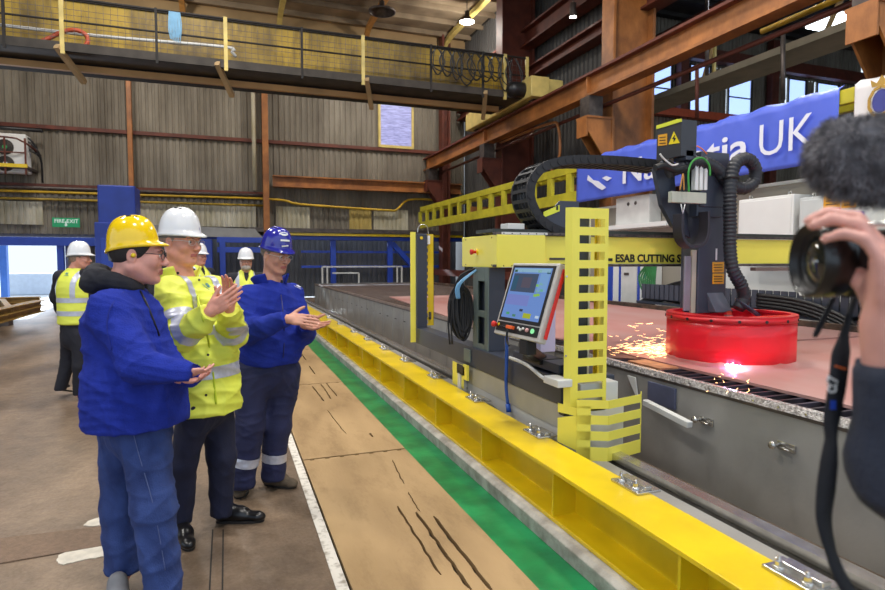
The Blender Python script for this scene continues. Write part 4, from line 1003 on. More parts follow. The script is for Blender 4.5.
fbox(MB(), 672, 706.5, 192, 203, HY-.09, .05).build('terminal_bar', mat('bar beige', (182, 184, 168), .5, var=.05), t, .004)
vb = fbox(MB(), 700, 727, 176, 207, HY-.05, .12); fbox(vb, 697, 722, 203, 217, HY-.04, .1); vb.build('valve_block', m_dk, t, .006)
pl = MB(); yy = HY+.1
q = [(655, 169), (667, 158), (674, 168), (676, 192), (688, 214), (688, 226), (690, 238), (673, 226), (662, 205)]
pl.prism([P(u, v, y=yy) for (u, v) in q], (0, .05, 0)); pl.build('swan_bracket', m_dk, t, .003)
uc = [(678.5, 214), (678.5, 232), (681, 241), (687, 246.5), (695, 246.5), (701, 242), (704, 233), (704.5, 222), (704.5, 212)]
ub = MB(); pts = spline([P(u, v, y=HY-.10) for (u, v) in uc], 4)
for a, b in zip(pts, pts[1:]): ub.bar(a, b+(b-a)*.15, .11, .028, up=(b-a).cross(Vector((0, 1, 0))).normalized())
ub.build('loop_chain', mat('loop chain violet black', (40, 36, 46), .5, var=.05), t, .002)
# top box: a side panel with the stickers and a narrow front
yb = HY-.10; bx0 = P(681.5, 136, y=yb).x; bx1 = P(697, 136, y=yb).x; ybk = P(656.5, 136, x=bx0).y
z0_ = P(681.5, 156, y=yb).z; z1_ = P(681.5, 119, y=yb).z
hb_ = MB().box(bx0, bx1, yb, ybk, z0_, z1_).build('drive_box', mat('drive box', (48, 50, 56), .42, var=.05), t, .006)
MB().box(bx0-.004, bx1-.02, yb+.05, ybk, z1_-.004, z1_+.012).box(bx0-.005, bx0, yb, ybk, z1_-.022, z1_+.004).build('yellow_lid', m_lab, hb_)
lo = mat('label orange', (224, 160, 40), .4, var=0); ly = mat('warning yellow', (236, 212, 30), .4, var=0)
def sp(u, v, o=.004): q = P(u, v, x=bx0-o); return (bx0-o, q.y, q.z)
MB().prism([sp(658, 146), sp(667, 145), sp(667, 133.5), sp(658, 135)], (.003, 0, 0)).build('orange_label', lo, hb_)
lb_ = MB()
for k in range(3): lb_.prism([sp(659.5, 138+k*3, .006), sp(665.5, 137.4+k*3, .006), sp(665.5, 136.6+k*3, .006), sp(659.5, 137.2+k*3, .006)], (.002, 0, 0))
lb_.build('label_lines', mt, hb_)
MB().prism([sp(668.5, 144.5), sp(679.5, 143), sp(673.8, 131.5)], (.003, 0, 0)).build('warning_triangle', ly, hb_)
MB().prism([sp(673.2, 142, .007), sp(676, 138, .007), sp(674, 138, .007), sp(675, 134.5, .007), sp(671.8, 139, .007), sp(673.8, 139, .007)], (.002, 0, 0)).build('bolt_symbol', mt, hb_)
fbox(MB(), 686, 694, 150, 160, yb, .15).build('connector_base', m_dk, t, .004)
for k, (v0, v1) in enumerate(((262, 272.5), (273.5, 284))):
    o = fbox(MB(), 712.5, 724, v0, v1, HY-.004, .003).build('orange_sticker', lo, t)
    lb_ = MB()
    for j in range(3): fbox(lb_, 714, 722.5, v0+2.5+j*2.6, v0+3.2+j*2.6, HY-.006, .002)
    lb_.build('sticker_lines', mt, o)
q = P(713, 260, y=HY-.005); text('number', '1', .15, q, (1, 0, 0), (0, 0, 1), mat('number white', (226, 224, 228), .5, var=0), t, .001, .002)
zl = vz(312); zh = vz(293)
mb = MB(); mb.prism([(vx(708), HY-.001, zh), (vx(724), HY-.001, zh), (vx(727), HY-.09, zl), (vx(710), HY-.09, zl)], (0, .09, 0)); mb.build('hood', mat('hood grey', (96, 98, 110), .4, var=.04), t, .005)
hcx = P(748, 307, y=4.0)
mb = MB(); mb.lathe([(.001, 0), (.11, 0), (.125, .02), (.13, .03), (.001, .035)], hcx+Vector((-.02, 0, -.02)), (.45, -.35, .8), 28); mb.build('extraction_cup', mat('cup grey', (74, 76, 92), .3, metal=.4, var=.05), t)
MB().disc((4.0, 3.92, 1.06), Z, .2, .02, 28).build('skirt_plate', m_dk, t)
MB().lathe([(.008, 0), (.02, .03), (.028, .06), (.028, .2), (.035, .25), (.035, .34)], (4.0, 3.86, .80), Z, 20).build('torch', m_stl, t)
mb = MB()
def PP(u, v, y=HY-.06): return P(u, v, y=y)
rr = random.Random(2)
for k in range(8):
    mb.tube(spline([PP(662+k, 160), PP(672+2*k, 165+k, HY-.02), PP(682+k*1.5, 172, HY+.02), PP(680+k, 196, HY)], 5), .008, 6)
mb.tube(spline([PP(655, 168), PP(664, 166), PP(676, 170), PP(690, 166)], 5), .03, 8); mb.tube(spline([PP(690, 160, HY+.05), PP(698, 158, HY+.05), PP(706, 170, HY+.05), PP(706, 182, HY+.05)], 5), .014, 6)
mb.build('wire_bundle', m_blk, t)
for (pts_, r, m_, nm) in ((((660, 154), (664, 159), (672, 165), (678, 164)), .008, m_lgry, 'silver_wire'), (((689, 192), (688.5, 172), (693, 161), (702, 158), (709, 165), (710, 176)), .009, mat('wire green', (60, 150, 60), .4, var=0), 'earth_wire'), (((697, 146), (702, 149), (707, 154)), .006, mat('wire orange', (224, 120, 60), .4, var=0), 'orange_wire'), (((680, 190), (683, 174), (684, 190)), .006, mat('wire copper', (200, 140, 60), .4, var=0), 'copper_wire')):
    MB().tube(spline([PP(u, v, HY-.13) for (u, v) in pts_], 6), r, 6).build(nm, m_, t)
for k in range(3): fbox(MB(), 695.5+k*4.6, 698.5+k*4.6, 164, 190, HY-.07, .05).build('connector', m_wht, t, .003)
for k, u in enumerate((681, 685)):
    q = PP(u, 204, HY-.12); MB().tube([q, q+Vector((.02*(1-2*k), 0, -.08))], .005, 6).build('hanging_lead', m_lgry, t)
# corrugated hose
def corr(path, r, n=10, amp=.11, pitch=.034):
    pts = spline(path, n); L_ = 0; out = [pts[0]]; 
    dense = []
    for a, b in zip(pts, pts[1:]):
        k = max(1, int((b-a).length/(pitch/4)))
        for j in range(k): dense.append(a.lerp(b, j/k))
    dense.append(pts[-1]); s = 0; rs = []
    for i, p in enumerate(dense):
        if i: s += (p-dense[i-1]).length
        rs.append(r*(1+amp*math.cos(2*PI*s/pitch)))
    return dense, rs
hp = [(668, 172, .0), (679, 168, -.02), (692, 163, -.03), (706, 163.5, -.05), (718, 170, -.07), (726, 180, -.08), (735, 187, -.09), (745, 188, -.10), (754, 181, -.11), (755, 168, -.12), (747, 159, -.13), (736, 163, -.14), (731, 178, -.15), (730, 200, -.16), (730, 225, -.16), (730, 250, -.17), (733, 270, -.19), (741, 285, -.2), (744, 298, -.2), (738, 309, -.19)]
hp2 = [P(u, v, y=HY+dy) for (u, v, dy) in hp]
d_, r_ = corr(hp2, .054, 8)
t = solo('extraction_hose', MB().tube(d_, r_, 16), mat('hose rubber', (40, 40, 46), .5, var=.08, scale=10), 'ribbed black extraction hose looping over the cutting head and down into the red ring', 'hose')
q = P(731, 178, y=HY-.15); cm = MB(); cm.lathe([(.062, -.012), (.07, -.008), (.07, .012), (.062, .016)], q, (0, .05, 1), 20); cm.obox(q+Vector((-.05, .03, .0)), Vector((1, 0, 0)), Vector((0, 1, 0)), Z, .06, .012, .01); cm.build('hose_clamp', m_blk, t)
# ================================================================ RED CURTAIN RING
RC = Vector((4.02, 3.87, 0)); RR = .50
m_rc = bpy.data.materials.new('red curtain'); m_rc.use_nodes = True
nt = m_rc.node_tree; N_ = nt.nodes; L_ = nt.links; bs_ = N_['Principled BSDF']
bs_.inputs['Base Color'].default_value = (*lin((224, 48, 62)), 1); bs_.inputs['Roughness'].default_value = .28; bs_.inputs['Coat Weight'].default_value = .3
tl_ = N_.new('ShaderNodeBsdfTranslucent'); tl_.inputs[0].default_value = (*lin((255, 84, 100)), 1)
mx = N_.new('ShaderNodeMixShader'); mx.inputs[0].default_value = .4
L_.new(bs_.outputs[0], mx.inputs[1]); L_.new(tl_.outputs[0], mx.inputs[2]); L_.new(mx.outputs[0], N_['Material Output'].inputs[0])
t = thing('curtain_ring', 'round translucent red spark curtain glowing around the plasma torch', 'curtain', tuple(RC+Vector((0, 0, .79))))
mb = MB(); n = 96; prof = []
vs = []; fs = []
for k in range(n):
    a = 2*PI*k/n; w_ = 1+.004*math.sin(a*11)+.003*math.sin(a*23+1)
    zb = .795+.012*max(0, math.sin(a*7))**8
    for (z, r) in ((zb, RR*w_), (.9, RR*w_), (1.0, RR*w_), (1.145, RR), ): vs.append((RC.x+math.cos(a)*r, RC.y+math.sin(a)*r, z))
for k in range(n):
    for j in range(3): fs.append((k*4+j, ((k+1) % n)*4+j, ((k+1) % n)*4+j+1, k*4+j+1))
mb.add(vs, fs, 0, True); o = mb.build('curtain', m_rc, t); md = o.modifiers.new('thick', 'SOLIDIFY'); md.thickness = .004
mb = MB(); mb.lathe([(RR-.05, 0), (RR+.006, 0), (RR+.006, .02), (RR-.05, .02), (RR-.05, 0)], RC+Vector((0, 0, 1.145)), Z, 72, smooth=False); mb.lathe([(RR+.004, -.035), (RR+.009, -.035), (RR+.009, 0.004), (RR+.004, .004)], RC+Vector((0, 0, 1.145)), Z, 72)
mb.build('rim_band', mat('rim red', (196, 22, 34), .35, var=.04), t)
bo = MB()
for k in range(16):
    a = 2*PI*k/16+.12; d = Vector((math.cos(a), math.sin(a), 0)); bo.disc(RC+d*(RR+.009)+Vector((0, 0, 1.13)), d, .012, .006, 12)
bo.build('bolt', m_blk, t)
for k in range(4):
    a = PI/4+k*PI/2; d = Vector((math.cos(a), math.sin(a), 0)); MB().bar(RC+d*.15+Vector((0, 0, 1.12)), RC+d*(RR-.02)+Vector((0, 0, 1.15)), .04, .02).build('spoke', m_red, t)
# plasma arc and sparks
pa = P(733, 367, z=.772)
mb = MB(); mb.ball(pa, .016, 10); 
rr = random.Random(5)
for k in range(22):
    a = rr.uniform(0, 2*PI); e = rr.uniform(.1, 1.2); L0 = rr.uniform(.03, .11); d = Vector((math.cos(a)*math.cos(e), math.sin(a)*math.cos(e), abs(math.sin(e))*.6))
    mb.tube([pa+d*.012, pa+d*L0], [.0032, .0004], 5)
tag(mb.build('plasma_arc', glow('plasma', (214, 190, 255), 60), origin=tuple(pa)), 'brilliant violet-white plasma arc burning at the foot of the red curtain', 'plasma arc')
mb = MB()
for k in range(300):
    u = 667-abs(rr.gauss(0, 1))*24; side = rr.random()
    base = P(max(604, u), 352+rr.gauss(0, 3.0)-(667-u)*.02, z=.775)
    z = .78+abs(rr.gauss(0, 1))*(.02 if side < .8 else .12)
    q = Vector((base.x, base.y, z)); d = Vector((-.9+rr.uniform(-.3, .3), .35+rr.uniform(-.3, .3), rr.uniform(-.2, .3))).normalized()
    l = rr.uniform(.01, .07); mb.tube([q, q+d*l], [.0016, .0006], 4)
for k in range(14):
    q = P(733+rr.uniform(-30, 35), 368+rr.uniform(4, 26), z=.775); d = Vector((rr.uniform(-1, 1), rr.uniform(-1, 1), rr.uniform(0, 1))).normalized(); mb.tube([q, q+d*.02], [.002, .0006], 4)
tag(mb.build('sparks', glow('spark', (255, 190, 130), 7), origin=tuple(P(640, 352, z=.78))), 'spray of orange sparks over the table edge beside the red curtain', 'sparks', kind='stuff')
# ================================================================ BEYOND THE TABLE
t = thing('banner_girder', 'dull yellow lattice girder running above the machine and carrying the banner', 'girder', (8, 14, 3))
BX = 8.0; yel2 = mat('lime yellow steel', (186, 176, 42), .5, var=.15, scale=3)
MB().box(BX, BX+.1, 3.0, 24.8, 3.75, 3.95).build('top_chord', yel2, t, .01); MB().box(BX, BX+.1, 3.0, 24.8, 3.02, 3.30).build('bottom_chord', yel2, t, .01)
mb = MB(); mb.box(BX+.25, BX+.35, 3.0, 24.8, 3.70, 3.85)
for k in range(24): y = 3.4+k*.93; mb.box(BX, BX+.1, y, y+.22, 3.3, 3.75); mb.box(BX+.1, BX+.3, y, y+.1, 3.72, 3.8)
mb.build('batten', yel2, t, .005)
hgx = MB()
for y in (5.95, 12.9, 19.25): hgx.box(BX+.05, 9.14, y-.1, y+.1, 3.3, 3.5)
hgx.build('bracket', m_or, t)
def cloth(y0, y1, z0, z1, m_, name, label, cat='banner', wob=.02):
    n = 90; k = 14; vs = []; fs = []
    for i in range(n+1):
        y = y0+(y1-y0)*i/n
        for j in range(k+1):
            f_ = j/k; z = z0+(z1-z0)*f_; top = max(0, f_-.78)/.22
            x = BX-.03-wob*(math.sin(y*2.1+z)*.5+math.sin(y*5.3-2*z)*.25+(.9*math.sin(y*17+3*math.sin(y*4))*top))
            if f_ > .95: x += (f_-.95)*2.0
            vs.append((x, y, z+.015*math.sin(y*9)*top))
    for i in range(n):
        for j in range(k): a = i*(k+1)+j; fs.append((a, a+1, a+k+2, a+k+1))
    mb = MB().add(vs, fs, 0, True)
    t = thing(name, label, cat, (BX-.05, (y0+y1)/2, z0)); o = mb.build('sheet', m_, t); md = o.modifiers.new('t', 'SOLIDIFY'); md.thickness = .004; md.offset = 0
    return t
m_ban = mat('banner blue', (82, 104, 214), .42, var=.05, scale=2, bump=.15, bscale=2.5); m_bw = mat('banner white', (222, 220, 222), .45, var=.03, bump=.15, bscale=3)
ban = cloth(5.9, 12.4, 3.0, 4.03, m_ban, 'company_banner', 'long blue banner lettered Navantia UK hung along the yellow lattice girder')
m_bl = mat('banner lettering', (226, 228, 240), .5, var=0)
def by(u): return P(u, 180, x=BX-.05).y
def txt(s, u0, u1, zb, hz, bold, nm):
    y0 = by(u0); y1 = by(u1); text(nm, s, hz, (BX-.075, y0, zb), (0, -1, 0), (0, 0, 1), m_bl, ban, .002, bold, width=(y0-y1))
txt('Navantia', 622, 746, 3.24, .68, .008, 'lettering'); txt('UK', 757, 811, 3.24, .72, -.002, 'lettering')
# wing emblem
def yz(u, v): q = P(u, v, x=BX-.08); return (BX-.08, q.y, q.z)
MB().prism([yz(588, 175), yz(593, 180), yz(598, 181), yz(606, 187.5), yz(602, 190), yz(598, 188), yz(592, 183), yz(587, 180)], (.006, 0, 0)).build('wing_emblem', m_bl, ban)
MB().prism([yz(602, 178), yz(606, 176), yz(612, 178), yz(607, 181)], (.006, 0, 0)).build('wing_emblem', m_bl, ban)
ban2 = cloth(3.4, 5.68, 3.02, 4.02, m_bw, 'white_banner', 'white banner with a gold crest next to the blue banner, behind the furry microphone')
gold = mat('crest gold', (176, 140, 60), .5, var=.1)
c = P(881, 101, x=BX-.08); mb = MB()
for k in range(10):
    a = PI*.5+k*2*PI/10; b = a+2*PI/10; mb.bar((BX-.09, c.y+math.cos(a)*.15, c.z+math.sin(a)*.19), (BX-.09, c.y+math.cos(b)*.15, c.z+math.sin(b)*.19), .035, .01, up=Vector((1, 0, 0)))
mb.prism([(BX-.085, c.y-.12, c.z+.2), (BX-.085, c.y-.14, c.z+.3), (BX-.085, c.y-.06, c.z+.24), (BX-.085, c.y, c.z+.33), (BX-.085, c.y+.06, c.z+.24), (BX-.085, c.y+.14, c.z+.3), (BX-.085, c.y+.12, c.z+.2)], (.006, 0, 0)); mb.build('crest_ring', gold, ban2)
MB().prism([(BX-.084, c.y+math.cos(a)*.11, c.z+math.sin(a)*.15) for a in [k*PI/8 for k in range(16)]], (.004, 0, 0)).build('crest_field', mat('crest blue', (60, 66, 140), .5, var=.1), ban2)
# partition wall and cabinets
m_part = mat('partition', (158, 150, 138), .6, var=.06, scale=1)
w = MB().box(8.42, 8.5, -4, 13.5, 0, 2.82); struct('wall_partition', w, m_part)
struct('trim_10', MB().box(8.36, 8.52, -4, 13.5, 2.82, 2.87), m_wht)
struct('wall_partition_lower', MB().box(8.38, 8.42, -4, 9.3, 0, 1.75), m_wht)
def cab(u0, u1, vt, z0, xf, dep, label, m_=m_wht, lugs=True, door=True):
    a = P(u0, vt, x=xf); b = P(u1, vt, x=xf); z1 = P((u0+u1)/2, vt, x=xf).z
    t = thing('control_cabinet', label, 'cabinet', (xf+dep/2, (a.y+b.y)/2, z0))
    MB().box(xf, xf+dep, b.y, a.y, z0, z1).build('casing', m_, t, .01)
    if door: MB().box(xf-.012, xf, b.y+.04, a.y-.04, z0+.04, z1-.04).build('door', m_, t, .006)
    if lugs:
        for yy in (b.y+.15, a.y-.15):
            l = MB(); l.tube([(xf+.1+math.cos(k*PI/8)*.03, yy, z1+.035+math.sin(k*PI/8)*.03) for k in range(16)], .009, 6, closed=True); l.build('lifting_eye', m_stl, t)
    return t
cab(739, 794, 197, 1.72, 8.0, .42, 'white control cabinet standing on the partition behind the gantry beam')
cab(800, 893, 193, 1.0, 7.95, .42, 'tall grey-white cabinet with warning stickers behind the camera lens', mat('cabinet grey', (198, 202, 202), .4, var=.03))
for (u0, u1, v0, v1, m_, lb, sym) in ((824, 840, 194, 207, lo, 'orange warning sticker on the tall cabinet', 0), (842, 856, 194, 207, lo, 'second orange warning sticker under the furry microphone', 0)):
    a = P(u0, v0, x=7.93); b = P(u1, v1, x=7.93); t = tag(MB().box(7.925, 7.932, b.y, a.y, b.z, a.z).build('warning_sticker', m_), lb, 'sticker')
    l = MB(); zz = (a.z+b.z)/2
    for k in range(3): l.box(7.92, 7.926, b.y+.04, a.y-.04, a.z-.06-k*.05, a.z-.05-k*.05)
    l.build('sticker_lines', mt, t)
a = P(824, 209, x=7.93); b = P(840, 222, x=7.93); t = tag(MB().box(7.925, 7.932, b.y, a.y, b.z, a.z).build('notice', m_red), 'white notice with a red border below the orange stickers', 'notice')
MB().box(7.92, 7.926, b.y+.014, a.y-.014, b.z+.014, a.z-.014).build('notice_face', m_wht, t); l = MB()
for k in range(4): l.box(7.916, 7.921, b.y+.04, a.y-.04, a.z-.05-k*.03, a.z-.042-k*.03)
l.build('notice_lines', m_dst, t)
sb_ = mat('sign blue', (40, 84, 180), .4, var=0)
for k, u in enumerate((843.5, 848.5, 853, 857.5, 862)):
    q = P(u, 213.5, x=7.93); o = MB(); 
    if k == 0: o.prism([(7.925, q.y-.035, q.z+.03), (7.925, q.y+.035, q.z+.03), (7.925, q.y, q.z-.035)], (.006, 0, 0))
    else: o.disc((7.93, q.y, q.z), (-1, 0, 0), .035, .006, 20)
    tag(o.build('safety_symbol', m_red if k == 0 else sb_, origin=tuple(q)), ['small red triangular symbol in the row beside the notice', 'first round blue symbol after the red one in the row beside the notice', 'second round blue symbol after the red one', 'third round blue symbol after the red one', 'last round blue symbol in the row, next to the fingers'][k], 'symbol')
# blue and white cabinet left of the head
t = thing('tall_cabinet', 'white cabinet with blue edges seen under the gantry beam beside the guard', 'cabinet', (8.1, 10.3, 0))
ya, yb_ = P(608, 280, x=8.05).y, P(648, 280, x=8.05).y
MB().box(8.05, 8.4, yb_, ya, 0, 1.75).build('casing', m_wht, t, .01)
for (u0, u1) in ((608, 613), (619.5, 621), (638, 640), (645, 646)):
    MB().box(8.03, 8.05, P(u1, 280, x=8.05).y, P(u0, 280, x=8.05).y, 0, 1.75).build('blue_edge', m_blue, t)
MB().box(8.035, 8.05, P(637, 280, x=8.05).y, P(622, 280, x=8.05).y, .2, 1.7).build('door_panel', m_lgry, t)
MB().box(8.02, 8.035, P(629.5, 280, x=8.05).y, P(625, 280, x=8.05).y, 1.3, 1.35).build('door_handle', m_dst, t)
# junction box on shelf, above beam
a = P(618, 199, x=8.15); b = P(651, 223, x=8.15)
t = thing('junction_box', 'grey metal junction box standing on the white shelf below the banner', 'box', (8.3, (a.y+b.y)/2, b.z)); MB().box(8.1, 8.4, b.y, a.y, b.z, a.z).build('casing', m_lgry, t, .01)
for dy in (-.12, .12): MB().disc((8.1, (a.y+b.y)/2+dy, a.z-.15), (-1, 0, 0), .04, .01, 12).build('cable_gland', m_dst, t)
a2 = P(608, 226, x=8.0); b2 = P(668, 231, x=8.0); solo('shelf', MB().box(7.95, 8.42, b2.y, a2.y+.6, b.z-.09, b.z), m_wht, 'white shelf on the partition below the blue banner', 'shelf')
hs = MB(); a = P(640, 275, x=7.9)
for k in range(9): hs.tube(spline([(7.85, a.y-.3-.03*k, 1.55), (7.8, a.y-.1-.06*k, 1.3-.03*k), (7.82, a.y-.2-.08*k, 1.0), (7.85, a.y-.5-.02*k, .8)], 6), .02, 6)
solo('hose_bundle', hs, mat('hose green', (50, 120, 66), .4, var=.2), 'green hoses hanging on the partition behind the gantry beam', 'hoses')
hs = MB()
for k in range(8): hs.tube(spline([(7.5, 9.4+.05*k, .6), (7.52, 8.9, .85+.03*k), (7.5, 8.2, 1.0+.035*k), (7.5, 7.4, 1.05+.035*k)], 6), .03, 6)
solo('hose_bundle', hs, m_blk, 'black hoses curving out of the cable tray behind the red ring', 'hoses')
mb = MB(); mb.box(7.42, 7.9, -2, 9.4, .80, .84)
for k in range(90): mb.box(7.40, 7.42, -2+k*.125, -1.9+k*.125, .9, 1.17)
ct = solo('cable_tray', mb, m_dk, 'long black cable tray on the far side of the cutting table', 'cable tray')
mb = MB()
for k in range(6): mb.tube([(7.46+k*.06, -2, .9+.05*(k % 3)), (7.46+k*.06, 8.6, .9+.05*(k % 3))], .045, 8)
for k in range(4): mb.tube(spline([(7.38, 6.6, 1.10-k*.05), (7.36, 5.9, 1.06-k*.05), (7.3, 5.3, .92-k*.05), (7.3, 4.9, .7-k*.05)], 6), .028, 8)
solo('tray_cables', mb, m_blk, 'thick black cables lying in the tray beyond the cutting table', 'cables')
solo('red_rail', MB().box(8.36, 8.4, 13.6, 24.5, 1.0, 1.25), m_mar, 'dark red rail along the crane columns beyond the cutting table', 'rail')
# yellow steel section stack on trestle at the left
t = thing('steel_sections', 'yellow steel frame lying on packers before the open doorway', 'steel frame', (-5.5, 16, 0))
A_ = P(-60, 321, z=.66); B_ = P(40, 300, z=.66); C_ = P(40, 296.5, z=.66); D_ = P(-60, 299, z=.66)
m_och = mat('ochre steel', (150, 116, 52), .5, var=.25)
def long_beam(a, b, w, h, nm): MB().bar(a-Z*h/2, b-Z*h/2, w, .02).bar(a-Z*.01, b-Z*.01, w, .02).bar(a-Z*(h-.01), b-Z*(h-.01), w, .02).bar(a-Z*h/2, b-Z*h/2, .02, h).build(nm, m_och, t)
long_beam(A_, B_, .22, .27, 'near_beam'); long_beam(D_, C_, .22, .27, 'far_beam')
MB().bar(B_-Z*.1, C_-Z*.1, .03, .2).build('end_plate', m_dyel, t)
for f_ in (.25, .6): MB().bar(A_.lerp(B_, f_)-Z*.1, D_.lerp(C_, f_)-Z*.1, .12, .15).build('cross_member', m_och, t)
q = P(3, 326, z=0)
MB().box(q.x-.3, q.x+.15, q.y-.1, q.y+.25, 0, .39).build('packer', m_dst, t, .01); q = P(-30, 326, z=0); MB().box(q.x-.3, q.x+.15, q.y+.3, q.y+2.6, 0, .39).build('packer', m_dst, t, .01)
# ================================================================ PEOPLE
from mathutils.bvhtree import BVHTree
J = lambda u, v, d: P(u, v, d=d)
def V3(p): return Vector((float(p[0]), float(p[1]), float(p[2])))
def head_prims(C, f, u, s=1.0, fat=0.0, neck=None, ears=True, sm=0.0):
    l = u.cross(f).normalized()
    def q(a, b, c): return C+f*(a*s)+l*(b*s)+u*(c*s)
    ax = (f, l, u)
    pr = [ell(q(-.012, 0, .032), (.099*s, .077*s, .092*s), ax, .01),
          ell(q(.028, 0, -.035), (.066*s, (.062+fat)*s, .078*s), ax, .03),
          cone(q(-.005, .052+fat, -.05), q(.066, .018, -.098), .022*s+fat*.5, .017*s, .03), cone(q(-.005, -.052-fat, -.05), q(.066, -.018, -.098), .022*s+fat*.5, .017*s, .03),
          ell(q(.074, 0, -.099), (.019*s, .022*s, .016*s), ax, .015),
          cone(q(.084, .038, .027), q(.090, .012, .023), .010*s, .010*s, .012), cone(q(.084, -.038, .027), q(.090, -.012, .023), .010*s, .010*s, .012),
          ell(q(.062, .042, -.022), (.028*s, .024*s, .024*s), ax, .02), ell(q(.062, -.042, -.022), (.028*s, .024*s, .024*s), ax, .02)]
    for e in (-1, 1):
        pr.append(ell(q(.098, e*.032, .004), (.015*s, .016*s, .010*s), ax, .012, op='sub'))
        pr.append(ell(q(.081, e*.032, .003), (.013*s, .015*s, .012*s), ax, .003))
    pr += [cone(q(.090, 0, .014), q(.113, 0, -.026), .0075*s, .0125*s, .010), ell(q(.104, .011, -.031), (.011*s, .008*s, .008*s), ax, .006), ell(q(.104, -.011, -.031), (.011*s, .008*s, .008*s), ax, .006),
           cone(q(.086, .022, -.060+sm), q(.096, 0, -.056), .005*s, .0065*s, .006), cone(q(.086, -.022, -.060+sm), q(.096, 0, -.056), .005*s, .0065*s, .006),
           cone(q(.088, .017, -.066), q(.094, 0, -.069), .0055*s, .0075*s, .006), cone(q(.088, -.017, -.066), q(.094, 0, -.069), .0055*s, .0075*s, .006),
           cone(q(.092, .026, -.0625+sm), q(.104, 0, -.0625), .0022*s, .0032*s, .003, op='sub'), cone(q(.092, -.026, -.0625+sm), q(.104, 0, -.0625), .0022*s, .0032*s, .003, op='sub')]
    if ears:
        for e in (-1, 1):
            b = .076+fat*.6
            pr += [ell(q(-.006, e*b, -.004), (.020*s, .009*s, .032*s), ax, .006), ell(q(-.002, e*(b+.010), -.002), (.010*s, .008*s, .018*s), ax, .006, op='sub')]
    if neck is not None:
        pr += [cone(q(-.022, 0, -.045), neck, (.056+fat*.5)*s, .064*s, .03), ell(q(.03, 0, -.085), (.04*s, .045*s, .022*s), ax, .03)]
    return pr
def hand_prims(W, d, n, side, curl=(.3, .3, .35, .4), s=1.0, spread=.06, thumb=(.75, .35), k=.004):
    """hand: wrist W, fingers along d, palm facing n, thumb on the side `side` of d x n"""
    d = d.normalized(); n = (n-d*n.dot(d)).normalized(); t = d.cross(n)*side
    q = lambda a, b, c: W+d*(a*s)+t*(b*s)+n*(c*s)
    pr = [cone(W-d*.03, q(.02, 0, 0), .027*s, .028*s, .012, (n, .72)), ell(q(.052, .002, .002), (.045*s, .040*s, .0145*s), (d, t, n), .012), ell(q(.035, .025, .010), (.030*s, .016*s, .014*s), (d, t, n), .010)]
    off = (.030, .0105, -.0095, -.028); base = (.088, .092, .087, .079); ln = ((.042, .027, .021), (.046, .030, .022), (.043, .028, .021), (.034, .021, .019)); rad = (.0092, .0095, .0090, .0080)
    for i in range(4):
        p = q(base[i]-.035, off[i]*.85, 0); b = q(base[i], off[i], .0)
        pr.append(cone(p, b, .011*s, .0105*s, .008))
        dr = (d+t*((1.5-i)*spread)).normalized(); a = curl[i]; cur = b; r = rad[i]*s; ang = 0
        for j in range(3):
            ang += a*(.8 if j == 0 else 1.1)
            dd = dr*math.cos(ang)+n*math.sin(ang)
            nx = cur+dd*(ln[i][j]*s); pr.append(cone(cur, nx, r*(1-.07*j), r*(1-.07*(j+1)), k if j == 0 else .003)); cur = nx
    a = thumb[0]; b = thumb[1]; c0 = q(.018, .022, .006); dd = (d*math.cos(a)+t*math.sin(a)+n*b).normalized(); c1 = c0+dd*(.045*s)
    d2 = (dd+d*.25).normalized(); c2 = c1+d2*(.032*s); c3 = c2+(d2+d*.2).normalized()*(.026*s)
    pr += [cone(c0, c1, .0145*s, .0115*s, .010), cone(c1, c2, .0112*s, .0100*s, .004), cone(c2, c3, .0100*s, .0085*s, .003)]
    return pr
def hit(ob, u, v):
    W = wpos(ob); bm = bmesh.new(); bm.from_mesh(ob.data); bm.faces.ensure_lookup_table(); tr = BVHTree.FromBMesh(bm); bm.free()
    dr = (P(u, v, d=1)-CAM).normalized(); h, n, i, dist = tr.ray_cast(CAM-W, dr)
    if h is None: return P(u, v, d=3), -DH
    return h+W, n
